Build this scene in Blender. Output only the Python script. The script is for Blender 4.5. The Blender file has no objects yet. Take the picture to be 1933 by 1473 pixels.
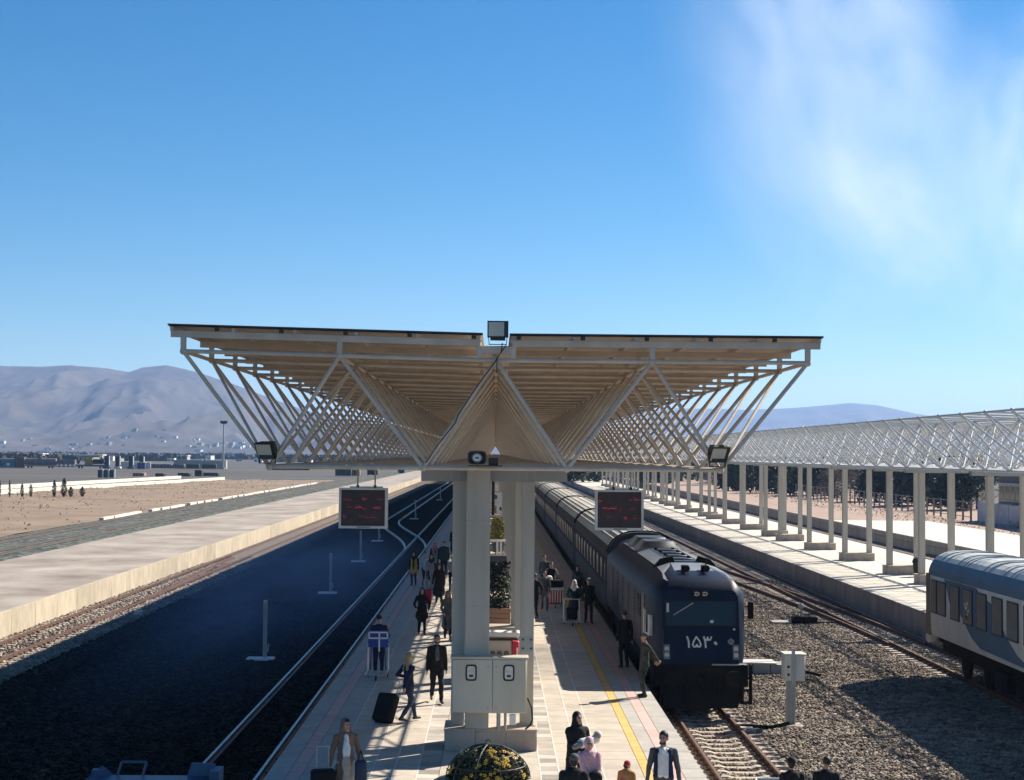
import bpy, bmesh, math, random
import numpy as np
from mathutils import Vector, Matrix, noise as mnoise

random.seed(7)
rng = np.random.default_rng(7)
sc = bpy.context.scene
COL = sc.collection
R = math.radians

# ------------------------------------------------------------------ camera
CAM_H = 6.6
cam_d = bpy.data.cameras.new('camera')
cam = bpy.data.objects.new('camera', cam_d)
COL.objects.link(cam)
cam_d.sensor_width = 36.0
cam_d.lens = 36.0 * 2890.0 / 1933.0
cam_d.clip_start = 0.5
cam_d.clip_end = 30000.0
YAW, PITCH, ROLL = R(0.6045), R(2.3728), 0.0082
_f = Vector((math.sin(YAW) * math.cos(PITCH), math.cos(YAW) * math.cos(PITCH), math.sin(PITCH)))
_r = Vector((math.cos(YAW), -math.sin(YAW), 0))
_u = _r.cross(_f)
_rr = _r * math.cos(ROLL) + _u * math.sin(ROLL)
_uu = _u * math.cos(ROLL) - _r * math.sin(ROLL)
cam.matrix_world = Matrix(((_rr.x, _uu.x, -_f.x, 0), (_rr.y, _uu.y, -_f.y, 0), (_rr.z, _uu.z, -_f.z, CAM_H), (0, 0, 0, 1)))
sc.camera = cam

# ------------------------------------------------------------------ light
SUN_EL, SUN_AZ = R(37.0), R(52.0)       # azimuth from +Y towards +X
world = bpy.data.worlds.new('World')
sc.world = world
world.use_nodes = True
wn, wl = world.node_tree.nodes, world.node_tree.links
wn.clear()
w_out = wn.new('ShaderNodeOutputWorld')
w_bg = wn.new('ShaderNodeBackground')
w_sky = wn.new('ShaderNodeTexSky')
w_sky.sky_type = 'NISHITA'
w_sky.sun_disc = False
w_sky.sun_elevation = SUN_EL
w_sky.sun_rotation = SUN_AZ
w_sky.altitude = 1200
w_sky.air_density = 1.0
w_sky.dust_density = 0.35
w_sky.ozone_density = 3.5
w_bg.inputs['Strength'].default_value = 0.060
w_hs = wn.new('ShaderNodeHueSaturation')
w_hs.inputs['Hue'].default_value = 0.496
w_hs.inputs['Saturation'].default_value = 1.36
wl.new(w_sky.outputs[0], w_hs.inputs['Color'])
wl.new(w_hs.outputs[0], w_bg.inputs['Color'])
wl.new(w_bg.outputs[0], w_out.inputs['Surface'])
sun_d = bpy.data.lights.new('sun', 'SUN')
sun_d.energy = 5.0
sun_d.angle = R(0.5)
sun_d.color = (1.0, 0.92, 0.79)
sun = bpy.data.objects.new('sun', sun_d)
COL.objects.link(sun)
_sv = Vector((math.sin(SUN_AZ) * math.cos(SUN_EL), math.cos(SUN_AZ) * math.cos(SUN_EL), math.sin(SUN_EL)))
sun.rotation_euler = _sv.to_track_quat('Z', 'Y').to_euler()
sun.location = (60, 60, 80)
sc.view_settings.view_transform = 'Standard'
sc.view_settings.look = 'None'
sc.view_settings.exposure = 1.0
sc.view_settings.gamma = 1.0
sc.view_settings.use_curve_mapping = False
sc.render.engine = 'CYCLES'
sc.cycles.use_denoising = True
sc.cycles.max_bounces = 6
sc.cycles.diffuse_bounces = 3
sc.cycles.glossy_bounces = 3
sc.cycles.transmission_bounces = 4
sc.cycles.transparent_max_bounces = 12
sc.cycles.volume_bounces = 1
sc.cycles.volume_step_rate = 1.0
sc.cycles.volume_max_steps = 128

# ------------------------------------------------------------------ materials
MATS = {}
def mat(name, col, rough=0.65, metal=0.0, var=0.18, scale=2.0, bump=0.0, bscale=None, rnd=0.0, col2=None, spec=0.4, stretch=None, emit=None, coat=0.0):
    """procedural principled paint / stone / cloth: noise mixes base colour with a second tone; rnd varies it per object"""
    if name in MATS:
        return MATS[name]
    m = bpy.data.materials.new(name)
    m.use_nodes = True
    n, l = m.node_tree.nodes, m.node_tree.links
    b = n['Principled BSDF']
    b.inputs['Roughness'].default_value = rough
    b.inputs['Metallic'].default_value = metal
    b.inputs['Specular IOR Level'].default_value = spec
    b.inputs['Coat Weight'].default_value = coat
    geo = n.new('ShaderNodeNewGeometry')
    mp = n.new('ShaderNodeMapping')
    if stretch:
        mp.inputs['Scale'].default_value = stretch
    l.new(geo.outputs['Position'], mp.inputs['Vector'])
    tx = n.new('ShaderNodeTexNoise')
    tx.inputs['Scale'].default_value = scale
    tx.inputs['Detail'].default_value = 6.0
    tx.inputs['Roughness'].default_value = 0.62
    l.new(mp.outputs[0], tx.inputs['Vector'])
    ramp = n.new('ShaderNodeValToRGB')
    ramp.color_ramp.elements[0].position = 0.3
    ramp.color_ramp.elements[1].position = 0.7
    c2 = col2 or tuple(min(1.0, c * (1 + var)) for c in col)
    c1 = tuple(c * (1 - var) for c in col) if col2 is None else col
    ramp.color_ramp.elements[0].color = (*c1, 1)
    ramp.color_ramp.elements[1].color = (*c2, 1)
    l.new(tx.outputs['Fac'], ramp.inputs[0])
    out = ramp.outputs[0]
    if rnd:
        oi = n.new('ShaderNodeObjectInfo')
        mr = n.new('ShaderNodeMapRange')
        mr.inputs['To Min'].default_value = 1 - rnd
        mr.inputs['To Max'].default_value = 1 + rnd
        l.new(oi.outputs['Random'], mr.inputs['Value'])
        mx = n.new('ShaderNodeVectorMath')
        mx.operation = 'SCALE'
        l.new(out, mx.inputs[0])
        l.new(mr.outputs[0], mx.inputs['Scale'])
        out = mx.outputs[0]
    l.new(out, b.inputs['Base Color'])
    if bump:
        t2 = n.new('ShaderNodeTexNoise')
        t2.inputs['Scale'].default_value = bscale or scale * 6
        t2.inputs['Detail'].default_value = 4.0
        l.new(mp.outputs[0], t2.inputs['Vector'])
        bp = n.new('ShaderNodeBump')
        bp.inputs['Strength'].default_value = bump
        bp.inputs['Distance'].default_value = 0.05
        l.new(t2.outputs['Fac'], bp.inputs['Height'])
        l.new(bp.outputs[0], b.inputs['Normal'])
    if emit:
        b.inputs['Emission Color'].default_value = (*emit[0], 1)
        b.inputs['Emission Strength'].default_value = emit[1]
    MATS[name] = m
    return m

def glass(name, col=(0.02, 0.025, 0.03), rough=0.06):
    m = mat(name, col, rough=rough, var=0.3, scale=0.8, spec=0.8)
    return m

# ------------------------------------------------------------------ mesh builder
class MB:
    def __init__(s):
        s.v, s.f, s.mi, s.sm, s.mats = [], [], [], [], []
        s.n = 0
    def _m(s, m):
        if m not in s.mats:
            s.mats.append(m)
        return s.mats.index(m)
    def add(s, verts, faces, m, smooth=False):
        k = s._m(m)
        o = s.n
        s.v.extend([tuple(p) for p in verts])
        s.n += len(verts)
        for f in faces:
            s.f.append(tuple(i + o for i in f))
            s.mi.append(k)
            s.sm.append(smooth)
        return s
    def box(s, a, b, m):
        (x0, y0, z0), (x1, y1, z1) = a, b
        x0, x1 = min(x0, x1), max(x0, x1); y0, y1 = min(y0, y1), max(y0, y1); z0, z1 = min(z0, z1), max(z0, z1)
        v = [(x0, y0, z0), (x1, y0, z0), (x1, y1, z0), (x0, y1, z0), (x0, y0, z1), (x1, y0, z1), (x1, y1, z1), (x0, y1, z1)]
        return s.add(v, [(3, 2, 1, 0), (4, 5, 6, 7), (0, 1, 5, 4), (1, 2, 6, 5), (2, 3, 7, 6), (3, 0, 4, 7)], m)
    def cbox(s, c, d, m):
        return s.box([c[i] - d[i] / 2 for i in range(3)], [c[i] + d[i] / 2 for i in range(3)], m)
    def rbox(s, a, b, bev, m, seg=2):
        bm = bmesh.new()
        bmesh.ops.create_cube(bm, size=1.0)
        for v in bm.verts:
            v.co = Vector([(a[i] + b[i]) / 2 + v.co[i] * abs(b[i] - a[i]) for i in range(3)])
        bmesh.ops.bevel(bm, geom=bm.edges[:], offset=bev, segments=seg, affect='EDGES', profile=0.5)
        bm.verts.index_update()
        s.add([v.co[:] for v in bm.verts], [[v.index for v in f.verts] for f in bm.faces], m, True)
        bm.free()
        return s
    def bar(s, p, q, w, h, m, up=(0, 0, 1)):
        p, q = Vector(p), Vector(q)
        d = (q - p).normalized()
        u = Vector(up)
        if abs(d.dot(u)) > 0.98:
            u = Vector((0, 1, 0))
        a = d.cross(u).normalized() * (w / 2)
        b = a.cross(d).normalized() * (h / 2)
        v = [p - a - b, p + a - b, p + a + b, p - a + b, q - a - b, q + a - b, q + a + b, q - a + b]
        return s.add(v, [(3, 2, 1, 0), (4, 5, 6, 7), (0, 1, 5, 4), (1, 2, 6, 5), (2, 3, 7, 6), (3, 0, 4, 7)], m)
    def tube(s, p, q, r, m, n=8, r2=None, caps=True):
        p, q = Vector(p), Vector(q)
        d = (q - p).normalized()
        u = Vector((0, 0, 1)) if abs(d.z) < 0.95 else Vector((0, 1, 0))
        a = d.cross(u).normalized()
        b = a.cross(d)
        r2 = r if r2 is None else r2
        vs = []
        for P, rr in ((p, r), (q, r2)):
            for i in range(n):
                t = 2 * math.pi * i / n
                vs.append(P + a * (math.cos(t) * rr) + b * (math.sin(t) * rr))
        fs = [(i, (i + 1) % n, n + (i + 1) % n, n + i) for i in range(n)]
        s.add(vs, fs, m, True)
        if caps:
            s.add(vs[:n], [tuple(range(n))[::-1]], m)
            s.add(vs[n:], [tuple(range(n))], m)
        return s
    def path(s, pts, r, m, n=6):
        for a, b in zip(pts[:-1], pts[1:]):
            s.tube(a, b, r, m, n)
        return s
    def loft(s, rings, m, closed=True, caps=True, smooth=True):
        n = len(rings[0])
        vs = [p for rg in rings for p in rg]
        fs = []
        for k in range(len(rings) - 1):
            for i in range(n if closed else n - 1):
                j = (i + 1) % n
                fs.append((k * n + i, k * n + j, (k + 1) * n + j, (k + 1) * n + i))
        s.add(vs, fs, m, smooth)
        if caps and closed:
            s.add(rings[0], [tuple(range(n))[::-1]], m)
            s.add(rings[-1], [tuple(range(n))], m)
        return s
    def ball(s, c, r, m, nu=12, nv=8, zmin=-1.0):
        rx, ry, rz = (r, r, r) if not hasattr(r, '__len__') else r
        rings = []
        for k in range(nv + 1):
            ph = math.asin(zmin) + (math.pi / 2 - math.asin(zmin)) * k / nv
            rings.append([(c[0] + rx * math.cos(ph) * math.cos(2 * math.pi * i / nu), c[1] + ry * math.cos(ph) * math.sin(2 * math.pi * i / nu), c[2] + rz * math.sin(ph)) for i in range(nu)])
        return s.loft(rings, m, caps=False)
    def prism(s, poly, axis, a, b, m):
        """extrude a polygon: axis 'y' -> poly of (x, z) between y=a and y=b; 'x' -> (y, z); 'z' -> (x, y)"""
        def P(p, t):
            return {'y': (p[0], t, p[1]), 'x': (t, p[0], p[1]), 'z': (p[0], p[1], t)}[axis]
        n = len(poly)
        vs = [P(p, a) for p in poly] + [P(p, b) for p in poly]
        fs = [(i, (i + 1) % n, n + (i + 1) % n, n + i) for i in range(n)] + [tuple(range(n))[::-1], tuple(range(n, 2 * n))]
        return s.add(vs, fs, m)
    def ribbon(s, pts, w, m, t=0.004):
        """flat stroke in a plane of constant y (lettering): pts of (x, y, z)"""
        for a, b in zip(pts[:-1], pts[1:]):
            s.bar(a, b, t, w, m, up=(0, 0, 1)) if False else s._stroke(a, b, w, t, m)
        return s
    def _stroke(s, a, b, w, t, m):
        a, b = Vector(a), Vector(b)
        d = (b - a).normalized()
        nrm = Vector((0, 1, 0)) if abs(d.y) < 0.5 else Vector((1, 0, 0))
        sd = d.cross(nrm).normalized() * (w / 2)
        a2, b2 = a - d * w * 0.3, b + d * w * 0.3
        o = nrm * (t / 2)
        vs = [a2 - sd - o, a2 + sd - o, b2 + sd - o, b2 - sd - o, a2 - sd + o, a2 + sd + o, b2 + sd + o, b2 - sd + o]
        return s.add(vs, [(3, 2, 1, 0), (4, 5, 6, 7), (0, 1, 5, 4), (1, 2, 6, 5), (2, 3, 7, 6), (3, 0, 4, 7)], m)
    def mesh(s, name):
        me = bpy.data.meshes.new(name)
        me.from_pydata(s.v, [], s.f)
        for m in s.mats:
            me.materials.append(m)
        me.polygons.foreach_set('material_index', s.mi)
        me.polygons.foreach_set('use_smooth', s.sm)
        bm = bmesh.new()
        bm.from_mesh(me)
        bmesh.ops.recalc_face_normals(bm, faces=bm.faces[:])
        bm.to_mesh(me)
        bm.free()
        if any(s.sm):
            me.set_sharp_from_angle(angle=R(40))
        return me
    def build(s, name, parent=None, label=None):
        return place(name, s.mesh(name), parent, label=label)

def place(name, me, parent=None, loc=(0, 0, 0), rotz=0.0, label=None):
    o = bpy.data.objects.new(name, me)
    COL.objects.link(o)
    o.location = loc
    o.rotation_euler = (0, 0, rotz)
    if parent is not None:
        o.parent = parent
    if label:
        o['label'] = label
    return o

def thing(name, label, cat, loc=(0, 0, 0), rotz=0.0, group=None):
    o = bpy.data.objects.new(name, None)
    COL.objects.link(o)
    o.location = loc
    o.rotation_euler = (0, 0, rotz)
    o['label'] = label
    o['category'] = cat
    if group:
        o['group'] = group
    return o

def tag(o, label, cat, group=None):
    o['label'] = label
    o['category'] = cat
    if group:
        o['group'] = group
    return o

def struct(o, kind='structure'):
    o['kind'] = kind
    return o

def setting(name):
    o = bpy.data.objects.new(name, None)
    COL.objects.link(o)
    o['kind'] = 'structure'
    return o

def dup(root, loc, rotz=None, label=None):
    """a thing with its parts and sub-parts"""
    r = root.copy(); COL.objects.link(r)
    r.location = loc
    if rotz is not None:
        r.rotation_euler = (0, 0, rotz)
    if label:
        r['label'] = label
    for ch in list(root.children):
        c = ch.copy(); COL.objects.link(c); c.parent = r
        for g in list(ch.children):
            d = g.copy(); COL.objects.link(d); d.parent = c
    return r
# ------------------------------------------------------------------ ground materials
def ballast_mat(name, tones, scale=9.0, bump=1.0, oil=False):
    m = bpy.data.materials.new(name)
    m.use_nodes = True
    n, l = m.node_tree.nodes, m.node_tree.links
    b = n['Principled BSDF']
    b.inputs['Roughness'].default_value = 0.9
    b.inputs['Specular IOR Level'].default_value = 0.2
    geo = n.new('ShaderNodeNewGeometry')
    vo = n.new('ShaderNodeTexVoronoi')
    vo.inputs['Scale'].default_value = scale
    l.new(geo.outputs['Position'], vo.inputs['Vector'])
    sep = n.new('ShaderNodeSeparateColor')
    l.new(vo.outputs['Color'], sep.inputs[0])
    ramp = n.new('ShaderNodeValToRGB')
    e = ramp.color_ramp.elements
    e[0].position, e[1].position = 0.0, 1.0
    e[0].color, e[1].color = (*tones[0], 1), (*tones[-1], 1)
    for i, t in enumerate(tones[1:-1]):
        k = e.new((i + 1) / (len(tones) - 1)); k.color = (*t, 1)
    l.new(sep.outputs[0], ramp.inputs[0])
    big = n.new('ShaderNodeTexNoise')
    big.inputs['Scale'].default_value = 0.35
    big.inputs['Detail'].default_value = 5
    l.new(geo.outputs['Position'], big.inputs['Vector'])
    mr = n.new('ShaderNodeMapRange')
    mr.inputs['From Min'].default_value, mr.inputs['From Max'].default_value = 0.3, 0.7
    mr.inputs['To Min'].default_value, mr.inputs['To Max'].default_value = 0.75, 1.2
    l.new(big.outputs['Fac'], mr.inputs['Value'])
    mul = n.new('ShaderNodeVectorMath'); mul.operation = 'SCALE'
    l.new(ramp.outputs[0], mul.inputs[0]); l.new(mr.outputs[0], mul.inputs['Scale'])
    out = mul.outputs[0]
    if oil:       # oil-soaked strip between the two left tracks, darkened further to imitate canopy shade, fading out at the old track
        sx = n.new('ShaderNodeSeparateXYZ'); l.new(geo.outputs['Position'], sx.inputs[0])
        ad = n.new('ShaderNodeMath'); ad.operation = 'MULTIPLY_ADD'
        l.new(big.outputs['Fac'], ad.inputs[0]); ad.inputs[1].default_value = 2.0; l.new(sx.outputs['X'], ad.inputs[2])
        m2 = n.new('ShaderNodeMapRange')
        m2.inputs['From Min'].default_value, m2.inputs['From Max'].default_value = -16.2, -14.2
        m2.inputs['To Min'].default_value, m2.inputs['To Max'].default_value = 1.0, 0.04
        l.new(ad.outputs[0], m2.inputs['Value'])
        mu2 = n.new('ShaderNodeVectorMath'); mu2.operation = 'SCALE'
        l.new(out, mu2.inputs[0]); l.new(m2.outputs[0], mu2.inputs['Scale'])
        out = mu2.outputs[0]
    if oil:
        b.inputs['Specular IOR Level'].default_value = 0.04
    l.new(out, b.inputs['Base Color'])
    bp = n.new('ShaderNodeBump')
    bp.inputs['Strength'].default_value = bump
    bp.inputs['Distance'].default_value = 0.08
    bp.invert = True
    l.new(vo.outputs['Distance'], bp.inputs['Height'])
    l.new(bp.outputs[0], b.inputs['Normal'])
    MATS[name] = m
    return m

M_BALL = ballast_mat('ballast', [(0.06, 0.048, 0.04), (0.14, 0.115, 0.095), (0.22, 0.18, 0.15), (0.34, 0.285, 0.24)])
M_BALL_OIL_SHADE = ballast_mat('ballast_oily', [(0.06, 0.052, 0.045), (0.13, 0.115, 0.10), (0.20, 0.175, 0.15), (0.30, 0.26, 0.22)], oil=True)
M_BALL_GREEN = ballast_mat('ballast_green', [(0.025, 0.03, 0.028), (0.06, 0.07, 0.062), (0.11, 0.12, 0.105), (0.22, 0.24, 0.21)], scale=2.6)
M_DIRT = mat('dirt', (0.175, 0.12, 0.078), rough=0.95, scale=0.12, var=0.2, bump=0.6, bscale=1.2, col2=(0.29, 0.208, 0.142))
M_DIRT2 = mat('dirt_pink', (0.28, 0.19, 0.145), rough=0.95, scale=0.3, bump=0.4, bscale=1.5, col2=(0.40, 0.29, 0.23))
M_FIELD = mat('field', (0.05, 0.046, 0.042), rough=0.95, scale=0.02, bump=0.3, bscale=0.3, col2=(0.11, 0.097, 0.085), stretch=(0.3, 1.0, 1))
M_CONC = mat('platform_concrete', (0.185, 0.15, 0.122), rough=0.85, scale=0.36, bump=0.25, bscale=3, col2=(0.45, 0.39, 0.33), stretch=(0.6, 0.5, 1))
M_CONC_EDGE = mat('wall_concrete', (0.33, 0.28, 0.21), rough=0.85, scale=1.3, bump=0.35, col2=(0.48, 0.415, 0.32), stretch=(1, 1.0, 0.55), rnd=0.12)
M_CONC_GREY = mat('wall_concrete_grey', (0.27, 0.245, 0.22), rough=0.85, scale=1.1, bump=0.3, col2=(0.42, 0.385, 0.345), stretch=(1, 1, 0.3), rnd=0.08)
M_SLAB = mat('paving_beige', (0.40, 0.345, 0.28), rough=0.8, scale=1.7, bump=0.25, bscale=18, col2=(0.55, 0.48, 0.40), rnd=0.06)
M_BRICK = mat('paving_brick', (0.36, 0.32, 0.275), rough=0.85, scale=2.2, bump=0.2, bscale=20, col2=(0.48, 0.43, 0.37), rnd=0.36)
M_EDGE = mat('paving_grey', (0.34, 0.32, 0.29), rough=0.8, scale=2, bump=0.2, bscale=18, col2=(0.46, 0.43, 0.39), rnd=0.07)
M_YEL = mat('paving_yellow', (0.58, 0.36, 0.10), rough=0.8, scale=3, col2=(0.68, 0.45, 0.16), rnd=0.06)
M_PINK = mat('paving_pink', (0.50, 0.34, 0.31), rough=0.8, scale=3, col2=(0.60, 0.42, 0.38), rnd=0.06)
M_JOINT = mat('paving_joint', (0.62, 0.57, 0.50), rough=0.9, scale=3)
M_RAIL = mat('rail_steel', (0.30, 0.26, 0.24), rough=0.35, metal=0.85, scale=3, var=0.25)
M_RAIL_RUST = mat('rail_rust', (0.085, 0.045, 0.032), rough=0.7, scale=3, col2=(0.15, 0.085, 0.06))
M_RAIL_OLD = mat('rail_dull', (0.10, 0.085, 0.08), rough=0.8, scale=3)
M_SLEEP = mat('sleeper_concrete', (0.33, 0.28, 0.235), rough=0.9, scale=4, bump=0.3, col2=(0.47, 0.41, 0.35), rnd=0.15)
M_SLEEP_DK = mat('sleeper_oily', (0.013, 0.012, 0.011), rough=0.85, scale=4, rnd=0.1)
M_WHITE = mat('white_paint', (0.74, 0.73, 0.70), rough=0.55, scale=1.5, var=0.06)
M_BLACK = mat('black_rubber', (0.018, 0.018, 0.02), rough=0.7, scale=4)

# ------------------------------------------------------------------ ground
def sheet(name, x0, x1, y0, y1, z, m, nx=1, ny=1, amp=0.0):
    b = MB()
    vs = [(x0 + (x1 - x0) * i / nx, y0 + (y1 - y0) * j / ny, z + (amp * mnoise.noise(Vector((i * 0.37 + x0, j * 0.37, z * 9))) if amp else 0)) for j in range(ny + 1) for i in range(nx + 1)]
    fs = [(j * (nx + 1) + i, j * (nx + 1) + i + 1, (j + 1) * (nx + 1) + i + 1, (j + 1) * (nx + 1) + i) for j in range(ny) for i in range(nx)]
    b.add(vs, fs, m, amp > 0)
    return struct(b.build(name))

sheet('ground', -7800, 7800, -200, 13500, -1.40, M_FIELD)
sheet('dirt_ground', -84, -43.3, 20, 420, -1.12, M_DIRT, 20, 100, 0.22)
sheet('dirt_ground', 34.4, 75, 60, 520, -0.42, M_DIRT2, 16, 80, 0.2)
sheet('gravel_bed', -43.3, -28.9, 20, 700, -1.10, M_BALL_GREEN)
sheet('gravel_bed', -20.05, -4.5, 15, 620, -1.10, M_BALL_OIL_SHADE)
sheet('gravel_bed', 4.3, 18.4, 15, 620, -1.10, M_BALL)
sheet('gravel_bed', 27.8, 34.6, 40, 620, -1.10, M_BALL)

# ------------------------------------------------------------------ platforms
def slab_mesh(dx, dy, m, h=0.03, bev=0.004):
    b = MB()
    g = 0.003
    x0, x1, y0, y1 = g, dx - g, g, dy - g
    v = [(x0, y0, -h), (x1, y0, -h), (x1, y1, -h), (x0, y1, -h), (x0 + bev, y0 + bev, 0), (x1 - bev, y0 + bev, 0), (x1 - bev, y1 - bev, 0), (x0 + bev, y1 - bev, 0)]
    b.add(v, [(4, 5, 6, 7), (0, 1, 5, 4), (1, 2, 6, 5), (2, 3, 7, 6), (3, 0, 4, 7)], m)
    return b.mesh('slab')

def slabs_joined(name, parent, x0, x1, y0, y1, dy, m):
    b = MB()
    g, h, bev = 0.004, 0.03, 0.005
    y = y0
    while y < y1 - 0.01:
        a0, a1, c0, c1 = x0 + g, x1 - g, y + g, min(y + dy, y1) - g
        v = [(a0, c0, -h), (a1, c0, -h), (a1, c1, -h), (a0, c1, -h), (a0 + bev, c0 + bev, 0), (a1 - bev, c0 + bev, 0), (a1 - bev, c1 - bev, 0), (a0 + bev, c1 - bev, 0)]
        b.add(v, [(4, 5, 6, 7), (0, 1, 5, 4), (1, 2, 6, 5), (2, 3, 7, 6), (3, 0, 4, 7)], m)
        y += dy
    return struct(b.build(name, parent), 'stuff')

pl = setting('platform')
b = MB(); b.box((-4.60, 18, -1.35), (4.36, 300, -0.034), M_JOINT); b.build('platform_core', pl)
strips = [(-4.63, -4.20, M_EDGE, 0.9, 'edge_slab'), (-4.20, -3.90, M_PINK, 0.9, 'pink_slab'), (-3.90, -3.35, M_EDGE, 0.9, 'edge_slab'),
          (-3.35, -2.50, M_SLAB, 0.9, 'paving_slab'), (-2.50, -2.05, M_SLAB, 0.9, 'paving_slab'), (-2.05, -1.55, M_SLAB, 0.9, 'paving_slab'),
          (-1.55, -1.10, M_BRICK, 0.42, 'paving_brick'), (-1.10, 0.99, M_SLAB, 1.2, 'paving_slab'), (0.99, 1.38, M_BRICK, 0.42, 'paving_brick'),
          (1.38, 1.86, M_SLAB, 0.9, 'paving_slab'), (1.86, 2.30, M_SLAB, 0.9, 'paving_slab'), (2.30, 3.12, M_SLAB, 0.9, 'paving_slab'),
          (3.12, 3.34, M_YEL, 0.45, 'yellow_slab'), (3.34, 3.66, M_EDGE, 0.9, 'edge_slab'), (3.66, 3.94, M_PINK, 0.9, 'pink_slab'), (3.94, 4.39, M_EDGE, 0.9, 'edge_slab')]
for x0, x1, m, dy, nm in strips:
    me = slab_mesh(x1 - x0, dy, m)
    y = 28.0
    lim = 53.0
    while y < lim:
        place(nm, me, pl, (x0, y, 0)); y += dy
    slabs_joined('far_' + nm + 's', pl, x0, x1, y, 299, dy * 2, m)
    slabs_joined('near_' + nm + 's', pl, x0, x1, 18.2, 28.0, dy, m)

M_LINE = mat('pale_joint_line', (0.60, 0.56, 0.50), rough=0.8, scale=4)
for x in (-3.35, -2.50, -2.05, -1.55, 0.99, 1.38, 1.86, 2.30):
    MB().box((x - 0.016, 18.2, -0.02), (x + 0.016, 299, 0.004), M_LINE).build('joint_strip', pl)

def wall_run(parent, x, y0, y1, step, z0, z1, m, t=0.2, side=1, nlim=110):
    me_b = MB(); me_b.rbox((0, 0.012, z0), (t * side, step - 0.012, z1), 0.012, m, 1)
    me = me_b.mesh('wall_panel')
    y, k = y0, 0
    while y < y1:
        o = place('wall_panel', me, parent, (x, y, 0)); k += 1
        y += step

lp = setting('platform')
b = MB(); b.box((-29.1, 30, -1.35), (-20.15, 560, -0.004), M_CONC); b.build('platform_deck', lp)
b = MB(); b.box((-20.16, 30, -1.3), (-20.08, 560, -0.05), M_CONC_GREY); b.build('platform_core', lp)
wall_run(lp, -20.12, 44, 420, 3.3, -1.3, 0.0, M_CONC_EDGE, 0.2)
b = MB()
for y in range(420, 560, 20):
    b.box((-20.12, y + 0.02, -1.3), (-19.92, y + 19.98, 0.0), M_CONC_EDGE)
b.build('far_wall', lp)
rp = setting('platform')
b = MB(); b.box((18.52, 42, -1.35), (27.9, 470, -0.034), M_CONC_GREY); b.build('platform_core', rp)
wall_run(rp, 18.5, 44, 300, 3.3, -1.3, -0.04, M_CONC_GREY, 0.16, -1)
b = MB(); b.box((18.32, 300, -1.3), (18.5, 470, -0.04), M_CONC_GREY); b.build('far_wall', rp)
M_TILE = mat('paving_pale', (0.50, 0.46, 0.40), rough=0.8, scale=0.9, col2=(0.66, 0.61, 0.53), bump=0.1)
M_TILE2 = mat('paving_straw', (0.52, 0.46, 0.36), rough=0.8, scale=0.9, col2=(0.64, 0.57, 0.46), bump=0.1)
for x0, x1, m in [(18.3, 18.75, M_EDGE), (18.75, 19.05, M_TILE2), (19.05, 19.5, M_TILE), (19.5, 19.75, M_TILE), (19.75, 20.6, M_TILE2), (20.6, 21.1, M_TILE), (21.1, 21.6, M_TILE2), (21.6, 24.5, M_TILE), (24.5, 25.4, M_TILE2), (25.4, 27.9, M_TILE)]:
    slabs_joined('paving_slabs', rp, x0, x1, 44, 460, 1.2, m)
fp = setting('platform')
b = MB(); b.box((34.7, 60, -1.35), (44.5, 158, -0.004), M_TILE); b.box((34.7, 158, -1.35), (38.5, 470, -0.008), M_DIRT2); b.build('platform_deck', fp)
wall_run(fp, 34.68, 62, 300, 3.3, -1.3, 0.0, M_CONC_GREY, 0.16, -1)

# ------------------------------------------------------------------ tracks
RP = [(-0.07, 0.0), (0.07, 0.0), (0.07, 0.015), (0.014, 0.03), (0.014, 0.115), (0.036, 0.125), (0.036, 0.16), (-0.036, 0.16), (-0.036, 0.125), (-0.014, 0.115), (-0.014, 0.03), (-0.07, 0.015)]
def rail_along(pts, m, top=-0.9):
    rings = []
    for i, (x, y) in enumerate(pts):
        a = pts[max(0, i - 1)]; c = pts[min(len(pts) - 1, i + 1)]
        d = Vector((c[0] - a[0], c[1] - a[1])).normalized()
        rings.append([(x + px * d.y, y - px * d.x, top - 0.16 + pz) for px, pz in RP])
    return MB().loft(rings, m, smooth=False)
def sleeper_mesh(m, w=2.5):
    b = MB()
    h = w / 2
    pr = [(-h, -0.2), (h, -0.2), (h, -0.02), (h * 0.35, -0.02), (h * 0.25, -0.06), (-h * 0.25, -0.06), (-h * 0.35, -0.02), (-h, -0.02)]
    b.prism(pr, 'y', -0.11, 0.11, m)
    for s in (-0.75, 0.75):
        b.cbox((s, 0, 0.005), (0.3, 0.1, 0.05), M_RAIL_RUST)
    return b.mesh('sleeper')
SLP = sleeper_mesh(M_SLEEP); SLP_D = sleeper_mesh(M_SLEEP_DK)
def track(cx, y0, y1, d0, d1, rm, slp, sm, gauge=1.5):
    t = setting('railway_track')
    for s in (-gauge / 2, gauge / 2):
        rail_along([(cx + s, y0), (cx + s, (y0 + y1) / 2), (cx + s, y1)], rm).build('rail', t)
    y = y0
    far = MB()
    while y < min(y1, 330):
        if d0 <= y <= d1:
            place('sleeper', slp, t, (cx, y, -1.02), random.uniform(-0.012, 0.012))
        else:
            far.box((cx - 1.25, y - 0.11, -1.24), (cx + 1.25, y + 0.11, -1.065 if sm else -1.13), sm or M_SLEEP_DK)
        y += 0.6
    struct(far.build('far_sleepers', t), 'stuff')
    return t
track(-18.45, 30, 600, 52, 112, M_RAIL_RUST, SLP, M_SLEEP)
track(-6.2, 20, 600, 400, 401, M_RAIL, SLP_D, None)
track(6.05, 20, 300, 28, 47, M_RAIL_RUST, SLP, M_SLEEP)
t3 = track(16.85, 30, 600, 52, 110, M_RAIL_RUST, SLP, M_SLEEP)
track(31.2, 50, 600, 400, 401, M_RAIL_RUST, SLP, M_SLEEP)
for cx in (-32.2, -36.5, -41.0):
    track(cx, 40, 600, 900, 901, M_RAIL_OLD, SLP, None)
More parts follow.
